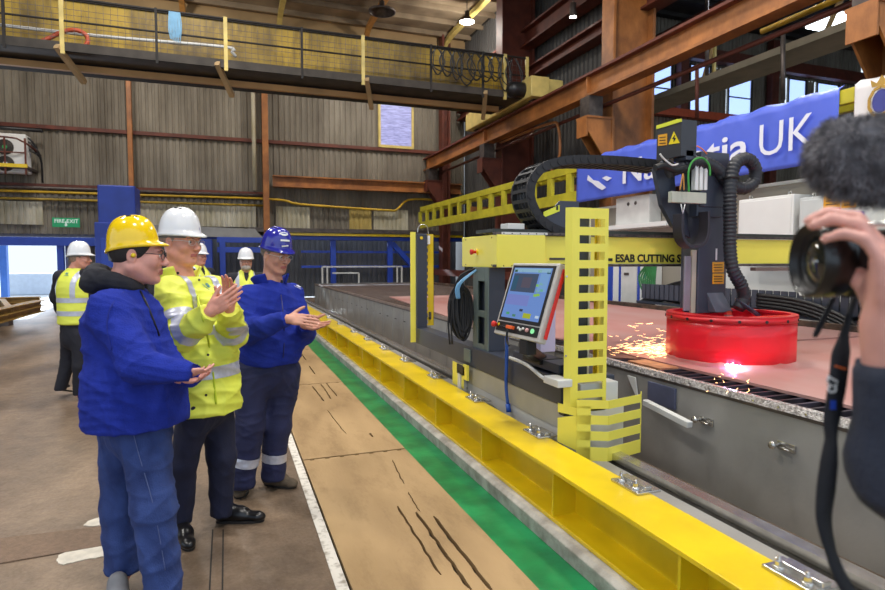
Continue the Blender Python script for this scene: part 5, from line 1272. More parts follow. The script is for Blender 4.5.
def helmet(parent, C, f, u, m_, s=1.0, peak=.036, band_m=None, vents=True, name='safety_helmet'):
    l = u.cross(f).normalized(); n = 56; rows = 16; vs = []; fs = []
    base = C+u*(.052*s)-f*(.008*s)
    for i in range(rows+2):
        for j in range(n):
            a = 2*PI*j/n; ca = math.cos(a); sa = math.sin(a)
            fr = max(0, ca)**3; bk = max(0, -ca)**2
            if i == 0: t = 0; ex = 1.075+peak/.121*fr*1.0; uz = -.006-.020*fr*.2-.016*bk-.004
            elif i == 1: t = 0; ex = 1.06+peak/.121*fr*.95; uz = .004-.01*fr-.014*bk
            else:
                t = (i-1)/rows*PI/2; ex = math.cos(t)**.64 if i < rows+1 else .02; uz = math.sin(t)*.148+(-.012*bk*math.cos(t))
                if i == 2: ex *= 1.0
            x = ca*.121*ex; y = sa*.106*ex
            rd = max(0, 1-abs(y)/.028) if i > 3 else 0
            rd2 = max(0, 1-abs(abs(y)-.05)/.012) if i > 4 else 0
            uz += .007*min(1, rd*2.5)*min(1, (i-3)/4)+.003*rd2
            vs.append(base+f*(x*s)+l*(y*s)+u*(uz*s))
    for i in range(rows+1):
        for j in range(n): fs.append((i*n+j, i*n+(j+1) % n, (i+1)*n+(j+1) % n, (i+1)*n+j))
    mb = MB().add(vs, fs, 0, True); mb.f.append(tuple((rows+1)*n+j for j in range(n))); mb.m.append(0); mb.sm.append(True)
    o = mb.build(name, m_, parent); md = o.modifiers.new('t', 'SOLIDIFY'); md.thickness = .004; md.offset = -1
    W = wpos(o)
    hb = MB(); hb.tube([base+f*(math.cos(a)*.104*s)+l*(math.sin(a)*.086*s)-u*((.012+.012*max(0, -math.cos(a)))*s) for a in [2*PI*k/28 for k in range(28)]], .010*s, 8, closed=True)
    hb.obox(base-f*(.100*s)-u*(.035*s), l, f, u, .05*s, .008*s, .028*s)
    hb.build('harness_band', band_m or mat('harness grey', (110, 112, 116), .6, var=.05), o)
    if vents:
        vt = MB()
        for e in (-1, 1):
            for k in range(3):
                a = .02+k*.028; vt.obox(base+f*((a-.045)*s)+l*(e*.033*s)+u*((.146-abs(a-.05)*.22)*s), f, l, u, .010*s, .0035*s, .006*s)
        vt.build('vent', m_blk, o)
    return o
def glasses(parent, C, f, u, s, m_, r=.019, lens=True, rimless=False, y0=.004):
    l = u.cross(f).normalized(); q = lambda a, b, c: C+f*(a*s)+l*(b*s)+u*(c*s)
    mb = MB()
    for e in (-1, 1):
        c = q(.112-.006, e*.033, y0)
        pts = [c+l*(math.cos(a)*(r+.006)*s)*1+u*(math.sin(a)*r*.85*s)-f*(abs(math.cos(a))*.004*s if math.cos(a)*e > 0 else 0) for a in [2*PI*k/20 for k in range(20)]]
        mb.tube(pts, .0016 if not rimless else .0009, 6, closed=True)
        mb.tube([q(.104, e*.058, y0+.006), q(.06, e*.078, y0+.008), q(-.005, e*.083, y0+.006)], .0017 if not rimless else .0012, 6)
    mb.tube([q(.110, .010, y0+.003), q(.113, 0, y0+.006), q(.110, -.010, y0+.003)], .0015, 6)
    o = mb.build('glasses', m_, parent)
    if lens:
        lb = MB()
        for e in (-1, 1): lb.add([q(.106, e*.033, y0)+l*(math.cos(a)*(r+.005)*s)+u*(math.sin(a)*r*.82*s) for a in [2*PI*k/20 for k in range(20)]], [tuple(range(20))])
        lb.build('lens', m_lens, o)
    return o
m_lens = bpy.data.materials.new('lens clear'); m_lens.use_nodes = True
nt = m_lens.node_tree; b_ = nt.nodes['Principled BSDF']; b_.inputs['Base Color'].default_value = (.9, .92, .95, 1); b_.inputs['Roughness'].default_value = .05
tr_ = nt.nodes.new('ShaderNodeBsdfTransparent'); gl_ = nt.nodes.new('ShaderNodeBsdfGlossy'); gl_.inputs[1].default_value = .08; mx = nt.nodes.new('ShaderNodeMixShader'); mx.inputs[0].default_value = .10
nt.links.new(tr_.outputs[0], mx.inputs[1]); nt.links.new(gl_.outputs[0], mx.inputs[2]); nt.links.new(mx.outputs[0], nt.nodes['Material Output'].inputs[0])
def skin(name, c):
    m = mat(name, c, .5, var=.06, scale=30, bump=.04, bscale=200); b = m.node_tree.nodes['Principled BSDF']
    b.inputs['Subsurface Weight'].default_value = .12; b.inputs['Subsurface Radius'].default_value = (.012, .005, .003); return m
m_fleece = mat('blue fleece', (34, 50, 146), .9, var=.10, scale=24, bump=.35, bscale=160, spec=.2)
m_hoodie = mat('black hoodie', (30, 30, 38), .9, var=.15, scale=30, bump=.2)
m_hiv = mat('hi-vis yellow', (226, 232, 84), .55, var=.04, scale=6, bump=.06, bscale=40)
m_ref = mat('reflective tape', (190, 192, 206), .35, metal=.25, var=.06, scale=60)
m_jean = mat('denim', (52, 74, 134), .85, var=0, col2=(32, 50, 102), scale=9, bump=.3, bscale=240, stretch=(1, 1, .5), detail=8)
m_navy = mat('navy trousers', (28, 32, 58), .85, var=.12, scale=12, bump=.15, bscale=150)
m_work = mat('work trousers navy', (34, 38, 74), .85, var=.12, scale=12, bump=.15, bscale=150)
m_lea = mat('black leather', (20, 19, 22), .28, var=.1, scale=20, bump=.05)
m_suede = mat('brown suede', (96, 82, 66), .85, var=.2, scale=20, bump=.2)
m_sole = mat('dark sole', (34, 30, 28), .7, var=.1)
m_gshoe = mat('grey shoe', (120, 120, 124), .7, var=.15, scale=12)
m_iris = mat('iris', (50, 38, 30), .2, var=0); m_sclera = mat('sclera', (220, 214, 208), .3, var=0)
m_lip = mat('lip', (176, 98, 92), .5, var=.05, scale=30)
def eyes(body, C, f, u, s):
    l = u.cross(f).normalized()
    for e in (-1, 1):
        c = C+f*(.084*s)+l*(e*.032*s)+u*(.004*s)
        o = MB().ball(c, .0105*s, 10).build('eye', m_sclera, body)
        MB().disc(c+f*(.0098*s), f, .0048*s, .0008, 14).build('iris', m_iris, o)
def brows(body, C, f, u, s, m_):
    l = u.cross(f).normalized()
    for e in (-1, 1):
        MB().tube([C+f*(.100*s)+l*(e*.014*s)+u*(.022*s), C+f*(.099*s)+l*(e*.032*s)+u*(.028*s), C+f*(.085*s)+l*(e*.048*s)+u*(.022*s)], [.0026, .0030, .0012], 6).build('eyebrow', m_, body)
def hair(body, C, f, u, s, m_, h, fat=0, side=.05, low=-.04):
    l = u.cross(f).normalized()
    pr = [ell(C+f*(-.015*s)+u*(.026*s), (.103*s, (.081+fat)*s, .098*s), (f, l, u), .01), half(C+f*(side*s*.3)+u*(low*s*.0), (f*1.0-u*.55)), half(C+u*(low*s), -u)]
    return solid('hair', pr, h, m_, body)
def shoe(body, heel, toe, m_, s=1.0, h=.006, name='shoe', high=False, sole=m_sole):
    heel = V3(heel); toe = V3(toe); d = toe-heel; d.z = 0; L0 = d.length; d.normalize(); sd = d.cross(Z)
    z0 = min(heel.z, toe.z); q = lambda a, b, c: heel+(toe-heel)*(a)+sd*b+Z*c
    r = .040*s
    pr = [cone(q(.12, 0, .045), q(.5, 0, .048), r*.92, r*.98, .02), cone(q(.5, 0, .045), q(.84, .006, .036), r*1.05, r*.88, .03, (Z, .72)), cone(q(.86, .004, .032), q(.92, .002, .030), r*.78, r*.66, .02, (Z, .8)),
          cone(q(.15, 0, .05), q(.20, 0, .10 if not high else .16), r*.92, r*.95, .03), cone(q(.24, 0, .085), q(.55, 0, .062), r*.75, r*.62, .03), half(q(0, 0, .012), -Z)]
    o = solid(name, pr, h, m_, body)
    mb = MB(); n = 28; pts = []
    for k in range(n):
        a = 2*PI*k/n; x = math.cos(a); y = math.sin(a); ex = .5+.5*x; w = r*(1.08 if x > -.3 else .98)*(1-.12*max(0, x)**4)
        if -.6 < x < .1: w *= .88
        pts.append(q(ex*.99, math.copysign(abs(y)**.7, y)*w, 0))
    mb.prism(pts, (0, 0, .016)); mb.build('sole', sole, o, .003)
    if not high:
        lc = MB()
        for k in range(4): a = .34+k*.07; lc.bar(q(a, -.016, .118-.16*(a-.24)), q(a+.01, .016, .118-.16*(a-.24)), .005, .004)
        lc.build('lace', m_blk, o)
    return o
def collar(parent, c, ax, f, r0, r1, h, gap, m_, name='collar', th=.008):
    ax = ax.normalized(); f = (f-ax*f.dot(ax)).normalized(); l = ax.cross(f); n = 36; vs = []; fs = []; k = 5
    for i in range(n+1):
        a = gap+(2*PI-2*gap)*i/n
        for j in range(k+1):
            t = j/k; r = r0+(r1-r0)*t; hh = h*t*(1-.25*max(0, math.cos(a)))
            vs.append(c+(f*math.cos(a)+l*math.sin(a))*r+ax*hh)
    for i in range(n):
        for j in range(k): a = i*(k+1)+j; fs.append((a, a+k+1, a+k+2, a+1))
    o = MB().add(vs, fs, 0, True).build(name, m_, parent); md = o.modifiers.new('t', 'SOLIDIFY'); md.thickness = th; md.offset = 0
    return o
def base_body(name, label, sk, HC, f, u, s, NB, SR, ER, WR, SL, EL, WL, CC, PC, legR, legL, handR, handL, fat=0, h=.005, group=None, sm=0.0, fb=None):
    """one continuous figure; clothing and hair hang on it"""
    fb = fb or Vector((f.x, f.y, 0)).normalized()
    org = (PC.x, PC.y, 0)
    t = thing(name, label, 'person', org, group)
    pr = head_prims(HC, f, u, s, fat, NB, True, sm)
    pr += [cone(NB, CC, .06, .12, .04, (fb, .75)), cone(CC, PC, .13, .12, .04, (fb, .75)), cone(SR, SL, .05, .05, .03), cone(SR, ER, .05, .042, .02), cone(ER, WR, .040, .026, .015), cone(SL, EL, .05, .042, .02), cone(EL, WL, .040, .026, .015)]
    for (hp, kn, an, he, to) in (legR, legL):
        pr += [cone(hp, kn, .075, .052, .03), cone(kn, an, .050, .034, .02), cone(an, V3(to)*.25+V3(he)*.75+Z*.05, .032, .028, .02)]
    pr += handR+handL
    l = u.cross(f).normalized(); mc = HC+f*(.094*s)-u*(.063*s)
    def paint(c):
        d = c-np.array(mc); a = d@np.array(f); b = d@np.array(l); w = d@np.array(u)
        return ((np.abs(b) < .022*s) & (np.abs(w) < .0085*s) & (np.abs(a) < .02*s)).astype(int)
    body = solid('body', pr, h, [sk, m_lip], t, it=1, paint=paint)
    return t, body
def legs_cloth(parent, waist, legR, legL, r, m_, h, cutR, cutL, name='trousers', seed=1, fb=None, amp=.006, f0=9, wr=.15, sq=.8, cl=.0):
    pr = [cone(waist[0], waist[1], wr, wr*1.02, .04, (fb, sq) if fb else None)]
    for (hp, kn, an, he, to), cu in ((legR, cutR), (legL, cutL)):
        a2 = V3(an)-Z*.05
        pr += [cone(hp, kn, r[0], r[1], .05), cone(kn, a2, r[1], r[2], .03)]
    lo = min(cutR, cutL)
    pr.append(half((0, 0, lo), -Z, .002))
    for (hp, kn, an, he, to), cu in ((legR, cutR), (legL, cutL)):
        pr.append(slab((an[0], an[1], cu), -Z, 0, (an[0], an[1], cu-.06), .15))
    return solid(name, pr, h, m_, parent, disp=folds(amp, f0, seed, (1, 1, .8)), it=2)
# ---------------------------------------------------------------- man in jeans and yellow helmet
fA = (RT*.96+DH*.28).normalized(); uA = (Z*.992-fA*.06).normalized(); fhA = (fA-Z*.07).normalized(); uA = (Z+fA*.07).normalized()
sk = skin('skin pink', (214, 152, 136))
HC = J(137.5, 255.5, 2.82); NB = J(122, 289, 2.82); CC = J(123, 325, 2.8); PC = J(136, 415, 2.8); s_ = 1.13
SR, ER, WR = J(110, 312, 2.64), J(140, 366, 2.55), J(178, 374, 2.54)
SL, EL, WL = J(135, 308, 2.96), J(158, 362, 2.95), J(180, 378, 2.68)
hA = P(158, 604, z=0); ftA = (RT*.5-DH*.87); hA = hA-ftA*.02; tA = hA+ftA*.27; gR = (J(146, 430, 2.76), J(153, 505, 2.72), J(163, 577, 2.72), hA, tA)
hB = P(118, 596, z=0); tB = hB+ftA*.27; gL = (J(123, 428, 2.9), J(121, 505, 2.9), J(124, 572, 2.88), hB, tB)
tA_, body = base_body('person', 'man in a yellow helmet, blue fleece and jeans standing in profile with hands together', sk, HC, fhA, uA, s_, NB, SR, ER, WR, SL, EL, WL, CC, PC, gR, gL,
    hand_prims(WR, fA*.95+DH*.25-Z*.06, Z*.85+DH*.4, 1, (.25, .3, .35, .4), .82, .03, (.35, .05)), hand_prims(WL+fA*.0, fA*.92-DH*.3-Z*.02, Z*.8-DH*.5, -1, (.25, .3, .35, .4), .82, .03, (.4, .1)), .010)
eyes(body, HC, fhA, uA, s_); brows(body, HC, fhA, uA, s_, m_blk)
m_hair = mat('dark hair', (38, 30, 28), .7, var=.2, scale=60)
hair(body, HC, fhA, uA, s_, m_hair, .006, .004, .12, -.035)
helmet(tA_, HC-fhA*.004-uA*.004, (fhA+uA*.17).normalized(), (uA-fhA*.17).normalized(), mat('helmet yellow', (240, 200, 18), .18, var=.02, coat=.4), .95)
glasses(tA_, HC, fhA, uA, s_, m_blk, .020)
lA = uA.cross(fhA); MB().ball(HC-lA*(.088*s_)+fhA*.002, .011, 8).build('ear_plug', m_yel, tA_)
cR = (fA*.96+Z*.02)
pr = [cone(CC-Z*.0, J(136, 385, 2.8), .185, .225, .06, (fA, .90)), cone(J(136, 385, 2.8), J(137, 415, 2.8), .226, .232, .05, (fA, 1.0)), cone(NB-Z*.02, CC, .095, .18, .06, (fA, .9)),
      cone(SR, ER, .090, .080, .05), cone(ER, WR+fA*.055, .078, .048, .03), cone(SL, EL, .088, .076, .05), cone(EL, WL+fA*.045, .076, .048, .03), cone(SR, SL, .085, .085, .05),
      half(J(137, 423, 2.8), -Z+fA*.03), slab(WR+fA*.06, (WR-ER).normalized(), 0, WR+(WR-ER).normalized()*.11, .075), slab(WL+fA*.05, (WL-EL).normalized(), 0, WL+(WL-EL).normalized()*.11, .075)]
jk = solid('fleece_jacket', pr, .008, m_fleece, tA_, disp=folds(.012, 8, 3), it=1)
q_ = [J(143, 292, 2.68), J(150, 318, 2.66), J(158, 345, 2.66)]
zp = MB(); pts = [hit(jk, u, v) for (u, v) in ((140, 291), (147, 305), (153, 320), (159, 336))]; zp.tube([p+n*.002 for p, n in pts], .005, 6); zp.build('zip', m_blk, jk)
sm_ = MB(); pts = [hit(jk, u, v) for (u, v) in ((124, 292), (112, 305), (107, 325), (112, 350))]; sm_.tube(spline([p+n*.001 for p, n in pts], 5), .003, 6); sm_.build('seam', mat('seam blue', (22, 38, 130), .9, var=0), jk)
# black hood bunched round the neck
hc_ = J(121, 284, 2.82); k_ = []
for i in range(13):
    a = .55+(2*PI-1.1)*i/12; l_ = Z.cross(fA); k_.append(hc_+fA*(math.cos(a)*.092-.006)+l_*(math.sin(a)*.098)+Z*(.012-.035*math.cos(a)))
pr = [cone(k_[i], k_[i+1], .037, .037, .02) for i in range(12)]+[cone(hc_-fA*.10+Z*.05, hc_-fA*.05-Z*.07, .042, .056, .05), cone(hc_-fA*.11+Z*.015+l_*.06, hc_-fA*.11+Z*.01-l_*.06, .05, .05, .04)]
solid('hood', pr, .007, m_hoodie, tA_, disp=folds(.005, 14, 5), it=2)
jn = legs_cloth(tA_, (J(137, 402, 2.8), J(137, 428, 2.8)), gR, gL, (.108, .094, .080), m_jean, .008, .065, .095, 'jeans', 4, fA, .009, 14, .15, .95)
sm_ = MB(); pts = [hit(jn, u, v) for (u, v) in ((133, 432), (139, 455), (152, 500), (160, 540), (165, 570))]; sm_.tube(spline([p+n*.001 for p, n in pts], 5), .0022, 6); sm_.build('side_seam', mat('seam denim', (84, 96, 140), .9, var=0), jn)
shoe(body, hA, tA, m_gshoe, 1.1); shoe(body, hB, tB, m_gshoe, 1.1)
# ---------------------------------------------------------------- man in the yellow coat and white helmet
fB = (RT*.85-DH*.52).normalized(); fh = (RT*.93-DH*.34-Z*.06).normalized(); uh = (Z-fh*Z.dot(fh)).normalized(); lB = Z.cross(fB)
sk2 = skin('skin ruddy', (216, 150, 128))
HC = J(181, 242.5, 3.36); NB = J(181, 278, 3.38); CC = J(193, 312, 3.38); PC = J(206, 398, 3.37); s_ = 1.08
SR, ER, WR = J(173, 293, 3.2), J(181, 337, 3.08), J(210, 312, 3.0)
SL, EL, WL = J(212, 291, 3.52), J(233, 333, 3.38), J(229, 308, 3.14)
hA = P(179, 531, z=0); tA = P(191, 552, z=0); gR = (J(197, 405, 3.28), J(183, 462, 3.34), J(181, 518, 3.46), hA, tA)
hB = P(216, 522, z=0); tB = P(265, 521, z=0); gL = (J(216, 405, 3.46), J(221, 455, 3.5), J(221, 506, 3.58), hB, tB)
hR = hand_prims(WR, RT*.80+Z*.58+DH*.12, DH*.9-RT*.1+Z*.2, 1, (.12, .14, .16, .2), 1.05, .015, (.55, .25))
hL = hand_prims(WL, Z*.90-DH*.16+RT*.12, -DH*.9+RT*.05, -1, (.25, .28, .30, .34), 1.05, .015, (.5, .3))
tB_, body = base_body('person', 'smiling man in a white helmet and long hi-vis yellow coat clapping his hands', sk2, HC, fh, uh, s_, NB, SR, ER, WR, SL, EL, WL, CC, PC, gR, gL, hR, hL, .003, fb=fB, sm=.009)
eyes(body, HC, fh, uh, s_); brows(body, HC, fh, uh, s_, mat('grey brow', (140, 110, 92), .8, var=0))
hair(body, HC, fh, uh, s_, mat('short grey hair', (150, 124, 108), .8, var=.2, scale=60), .006, .0, .05, -.02)
hm = helmet(tB_, HC-uh*.006, (fh+uh*.03).normalized(), (uh-fh*.03).normalized(), mat('helmet white', (228, 228, 230), .16, var=.01, coat=.4), 1.0)
p, n = hit(hm, 199, 228); text('helmet_mark', 'Navantia', .012, p+n*.001, (RT-n*RT.dot(n)), (Z-n*Z.dot(n)), mat('mark violet', (110, 90, 180), .5, var=0), hm, .0006)
glasses(tB_, HC, fh, uh, s_, m_lgry, .018, rimless=True)
hem = J(208, 407, 3.37)
pr = [cone(CC, J(203, 365, 3.37), .195, .20, .06, (fB, .76)), cone(J(203, 365, 3.37), hem, .20, .205, .05, (fB, .80)), cone(NB-Z*.075, CC, .10, .17, .05, (fB, .75)), cone(SR, SL, .080, .080, .04),
      cone(SR, ER, .086, .078, .05), cone(ER, WR, .080, .056, .03), cone(SL, EL, .086, .078, .05), cone(EL, WL, .080, .058, .03), half(J(208, 411, 3.37), -Z),
      slab(WR, (WR-ER).normalized(), 0, WR+(WR-ER).normalized()*.06, .08), slab(WL, (WL-EL).normalized(), 0, WL+(WL-EL).normalized()*.06, .075)]
ct = solid('hi_vis_coat', pr, .008, m_hiv, tB_, disp=folds(.013, 7, 11), it=1)
z1 = J(205, 377, 3.3).z; trunk = lambda c, n_: (c-Vector((CC.x, CC.y, c.z))).length < .34
band(ct, 'reflective_band', [((0, 0, z1), Z, .07)], m_ref, lambda c, n_: c.z < 1.15 and (Vector((c.x, c.y, 0))-Vector((hem.x, hem.y, 0))).length < .26)
zc = J(190, 311, 3.2).z
ua = (ER-SR).normalized(); fo = (WR-ER).normalized(); fo2 = (WL-EL).normalized()
onR = lambda c, n_: ((c-ER)-(fo*((c-ER).dot(fo)))).length < .10 and (c-ER).dot(DH) < .10
band(ct, 'reflective_band', [(ER+fo*.035, fo, .055)], m_ref, onR)
band(ct, 'reflective_band', [(SR+ua*.14, ua, .055)], m_ref, lambda c, n_: ((c-SR)-(ua*((c-SR).dot(ua)))).length < .10 and (c-SR).dot(lB) < .05)
band(ct, 'reflective_band', [(EL+fo2*.02, fo2, .05)], m_ref, lambda c, n_: ((c-EL)-(fo2*((c-EL).dot(fo2)))).length < .10 and (c-EL).dot(DH) > -.10)
for e in (-1, 1): band(ct, 'reflective_band', [(CC+lB*(e*.105-.025), lB, .05), ((0, 0, 1.24), Z, .4)], m_ref, lambda c, n_: (c-CC).length < .34 and n_.dot(fB) > -2)
band(ct, 'reflective_band', [((0, 0, 1.19), Z, .052)], m_ref, lambda c, n_: (c-CC).dot(fB) > .02 and abs((c-CC).dot(lB)) < .15 and n_.dot(fB) > .3)
fl = MB(); pts = [hit(ct, u, v) for (u, v) in ((197, 296), (203, 318), (209, 345), (213, 375), (216, 404))]; fl.tube(spline([p+n*.002 for p, n in pts], 6), .006, 6); fl.build('front_flap_edge', mat('hi-vis seam', (190, 206, 34), .6, var=0), ct)
st_ = MB()
for (u, v) in ((178, 273), (199, 280), (206, 395), (208, 355)):
    p, n = hit(ct, u, v); st_.disc(p, n, .007, .003, 10)
st_.build('press_stud', m_blk, ct)
m_teal = mat('emblem teal', (24, 128, 160), .5, var=0)
def swoosh(ob, u, v, w, m_, name='chest_emblem', words='Navantia'):
    p, n = hit(ob, u, v); x = (RT-n*RT.dot(n)).normalized(); y = n.cross(x)
    if y.z < 0: y = -y
    o = p+n*.005; mb = MB()
    mb.prism([o+x*(a*w)+y*(b*w) for (a, b) in ((-.5, .1), (-.2, .42), (.1, .3), (.5, .36), (.2, .08), (-.1, .2))], n*.002); mb.prism([o+x*(a*w)+y*(b*w) for (a, b) in ((-.5, -.12), (-.2, .08), (.1, -.04), (.5, .1), (.2, -.3), (-.1, -.16))], n*.002)
    e = mb.build(name, m_, ob)
    text('emblem_words', words, w*.36, o-x*(w*.75)-y*(w*.72), x, y, m_, e, .0008, width=w*1.5)
swoosh(ct, 207, 286, .036, m_teal)
collar(tB_, NB-Z*.025, (Z-fB*.45), fB, .088, .125, .075, .75, m_hiv, 'coat_collar', .012)
cl_ = collar(tB_, NB-Z*.02, Z-fB*.3, fB, .076, .074, .045, .12, m_wht, 'shirt_collar', .004)
ti = MB(); c = NB+fB*.095-Z*.03; ti.prism([c+lB*.014+Z*.02, c+lB*-.014+Z*.02, c-lB*.02-Z*.03+fB*.02, c-lB*.026-Z*.10+fB*.045, c+lB*.026-Z*.10+fB*.045, c+lB*.02-Z*.03+fB*.02], fB*.01); ti.build('tie', mat('tie violet', (120, 92, 140), .6, var=.1), tB_)
legs_cloth(tB_, (J(206, 388, 3.37), J(207, 405, 3.37)), gR, gL, (.098, .076, .062), m_navy, .008, .07, .06, 'trousers', 6, fB, .010, 9, .13, .9)
shoe(body, hA, tA, m_lea, 1.05); shoe(body, hB, tB, m_lea, 1.05)
# ---------------------------------------------------------------- man in blue fleece and blue helmet
fC = (RT*.74-DH*.67).normalized(); fh = (RT*.80-DH*.55-Z*.22).normalized(); uh = (Z-fh*Z.dot(fh)).normalized(); lC = Z.cross(fC)
sk3 = skin('skin tan', (200, 144, 122))
HC = J(276, 255, 4.04); NB = J(272, 283, 4.07); CC = J(270, 312, 4.06); PC = J(268, 365, 4.06); s_ = 1.02
SR, ER, WR = J(249, 299, 3.92), J(246, 333, 3.8), J(287, 319, 3.7)
SL, EL, WL = J(291, 296, 4.22), J(305, 332, 4.14), J(306, 325, 3.88)
hA = P(245, 484, z=0); tA = P(239, 499, z=0); tA = hA+(tA-hA).normalized()*.28; gR = (J(252, 372, 3.98), J(250, 425, 3.96), J(243, 474, 3.98), hA, tA)
hB = P(265, 484, z=0); tB = P(296, 488, z=0); gL = (J(284, 372, 4.12), J(277, 425, 4.12), J(273, 468, 4.14), hB, tB)
hR = hand_prims(WR, RT*.95-Z*.05+DH*.1, DH*.75-Z*.55, 1, (.12, .14, .18, .2), 1.05, .02, (.9, .0))
hL = hand_prims(WL, RT*.78-Z*.02-DH*.45, -DH*.55+Z*.75-RT*.1, -1, (.10, .12, .16, .2), 1.05, .07, (1.1, .0))
tC_, body = base_body('person', 'man in a blue helmet, blue fleece and navy work trousers looking down and clapping', sk3, HC, fh, uh, s_, NB, SR, ER, WR, SL, EL, WL, CC, PC, gR, gL, hR, hL, .0, fb=fC)
eyes(body, HC, fh, uh, s_); brows(body, HC, fh, uh, s_, mat('dark brow', (80, 60, 50), .8, var=0))
hair(body, HC, fh, uh, s_, mat('clipped grey hair', (120, 104, 96), .8, var=.2, scale=60), .006, .0, .05, -.02)
lh = uh.cross(fh)
bd = [ell(HC+fh*.03*s_-uh*.075*s_, (.070, .064, .045), (fh, lh, uh), .01), half(HC-uh*.052, uh+fh*.3), ]
hm = helmet(tC_, HC, fh, uh, mat('helmet blue', (42, 44, 150), .16, var=.01, coat=.5), .94)
p, n = hit(hm, 284, 234); x = (RT-n*RT.dot(n)).normalized(); y = n.cross(x); y = y if y.z > 0 else -y
em = MB(); em.prism([p+n*.002+x*(math.cos(a)*.026)+y*(math.sin(a)*.013) for a in [k*PI/10 for k in range(20)]], n*.001); em.build('helmet_emblem', m_wht, hm)
em = MB(); em.prism([p+n*.003+x*(math.cos(a)*.020)+y*(math.sin(a)*.008-.001) for a in [k*PI/10 for k in range(10)]], n*.001); em.build('helmet_emblem_wave', m_dblue, hm)
for (v, w, hh) in ((240.5, .030, .006), (246, .024, .004)):
    p2, n2 = hit(hm, 285, v); x2 = (RT-n2*RT.dot(n2)).normalized(); y2 = n2.cross(x2); MB().obox(p2+n2*.002, x2, y2, n2, w, hh, .001).build('helmet_label', m_wht, hm)
glasses(tC_, HC, fh, uh, s_, m_lgry, .018, rimless=True)
hem = J(270, 356, 4.06)
pr = [cone(CC, J(270, 340, 4.06), .205, .222, .06, (fC, .82)), cone(J(270, 340, 4.06), hem, .222, .214, .05, (fC, .84)), cone(NB-Z*.07, CC, .10, .18, .05, (fC, .75)), cone(SR, SL, .080, .080, .04),
      cone(SR, ER, .088, .078, .05), cone(ER, WR, .080, .052, .03), cone(SL, EL, .086, .076, .05), cone(EL, WL, .076, .052, .03), half(J(270, 363, 4.06), -Z),
      slab(WR, (WR-ER).normalized(), 0, WR+(WR-ER).normalized()*.06, .08), slab(WL, (WL-EL).normalized(), 0, WL+(WL-EL).normalized()*.06, .075)]
jk = solid('fleece_jacket', pr, .008, m_fleece, tC_, disp=folds(.013, 7, 21), it=1)
fl = MB(); pts = [hit(jk, u, v) for (u, v) in ((281, 295), (283, 312))]+[hit(jk, u, v) for (u, v) in ((284, 330), (284, 345), (283, 358))]; fl.tube(spline([p+n*.001 for p, n in pts], 6), .004, 6); fl.build('zip', mat('zip navy', (18, 26, 90), .6, var=0), jk)
swoosh(jk, 298, 287, .036, m_wht)
collar(tC_, NB-Z*.025, (Z-fC*.35), fC, .088, .125, .08, .8, m_fleece, 'fleece_collar', .014)
collar(tC_, NB-Z*.04, Z-fC*.3, fC, .078, .078, .055, .35, m_hoodie, 'inner_collar', .008)
tr = legs_cloth(tC_, (J(268, 350, 4.06), J(268, 372, 4.06)), gR, gL, (.118, .094, .080), m_work, .008, .07, .07, 'work_trousers', 9, fC, .012, 8, .17, .95)
for (lg, a) in ((gR, .48), (gL, .44)):
    kn, an = V3(lg[1]), V3(lg[2]); d = (an-kn).normalized(); c = kn+(an-kn)*(.62)
    band(tr, 'reflective_band', [(c, d, .062)], m_ref, lambda q, n_: (Vector((q.x, q.y, 0))-Vector((c.x, c.y, 0))).length < .125)
shoe(body, hA, tA, m_suede, 1.2, high=True, name='work_boot'); shoe(body, hB, tB, m_suede, 1.2, high=True, name='work_boot')
# ---------------------------------------------------------------- walking man beyond, seen from behind
fD = (RT*.35+DH*.94).normalized(); fh = (RT*.93+DH*.30).normalized(); uh = Z.copy()
HC = J(80, 259, 6.8); NB = J(75, 270, 6.8); CC = J(75, 288, 6.8); PC = J(75, 330, 6.8)
SR, ER, WR = J(88, 276, 6.78), J(93, 298, 6.8), J(88, 312, 7.0); SL, EL, WL = J(61, 277, 6.9), J(56, 297, 6.95), J(60, 312, 7.15)
aL, kL = J(60, 385, 6.85), J(68, 362, 6.9)
hA = P(79, 401, z=0); tA = hA+fD*.28; gR = (J(81, 335, 6.75), J(80, 366, 6.75), J(79, 394, 6.8), hA, tA)
hB = P(59, 390, z=0); hB.z = .07; hB = P(58, 392, d=6.9); tB = hB+Vector((fD.x, fD.y, 0))*.24-Z*.0+RT*-.05; hB.z = .09; tB.z = .02; gL = (J(70, 335, 6.85), kL, aL, hB, tB)
tD_, body = base_body('person', 'man in a white helmet and hi-vis vest walking away across the floor', sk2, HC, fh, uh, 1.0, NB, SR, ER, WR, SL, EL, WL, CC, PC, gR, gL,
    hand_prims(WR, fD-Z*.3, -RT, 1, s=1.0), hand_prims(WL, fD-Z*.3, RT, -1, s=1.0), h=.010, fb=fD)
helmet(tD_, HC, fh, uh, mat('helmet white', (0, 0, 0)), 1.0, vents=False); hair(body, HC, fh, uh, 1.0, mat('short grey hair', (0, 0, 0)), .009)
m_suit = mat('dark suit', (26, 26, 36), .8, var=.1, scale=10)
pr = [cone(CC, PC-Z*.03, .19, .18, .05, (fD, .7)), cone(NB-Z*.02, CC, .08, .17, .05, (fD, .75)), cone(SR, ER, .075, .065, .04), cone(ER, WR, .065, .045, .03), cone(SL, EL, .075, .065, .04), cone(EL, WL, .065, .045, .03), cone(SR, SL, .075, .075, .04), half(J(75, 333, 6.8), -Z)]
solid('dark_jacket', pr, .011, m_suit, tD_, disp=folds(.006, 7, 31), it=2)
pr = [cone(CC, J(75, 322, 6.8), .215, .205, .05, (fD, .76)), cone(NB-Z*.04, CC, .10, .19, .05, (fD, .8)), half(J(75, 324, 6.8), -Z), half(J(75, 268, 6.8), Z), cone(SR+RT*.035+Z*.02, SR-Z*.2+RT*.04, .06, .05, .02, op='sub')]
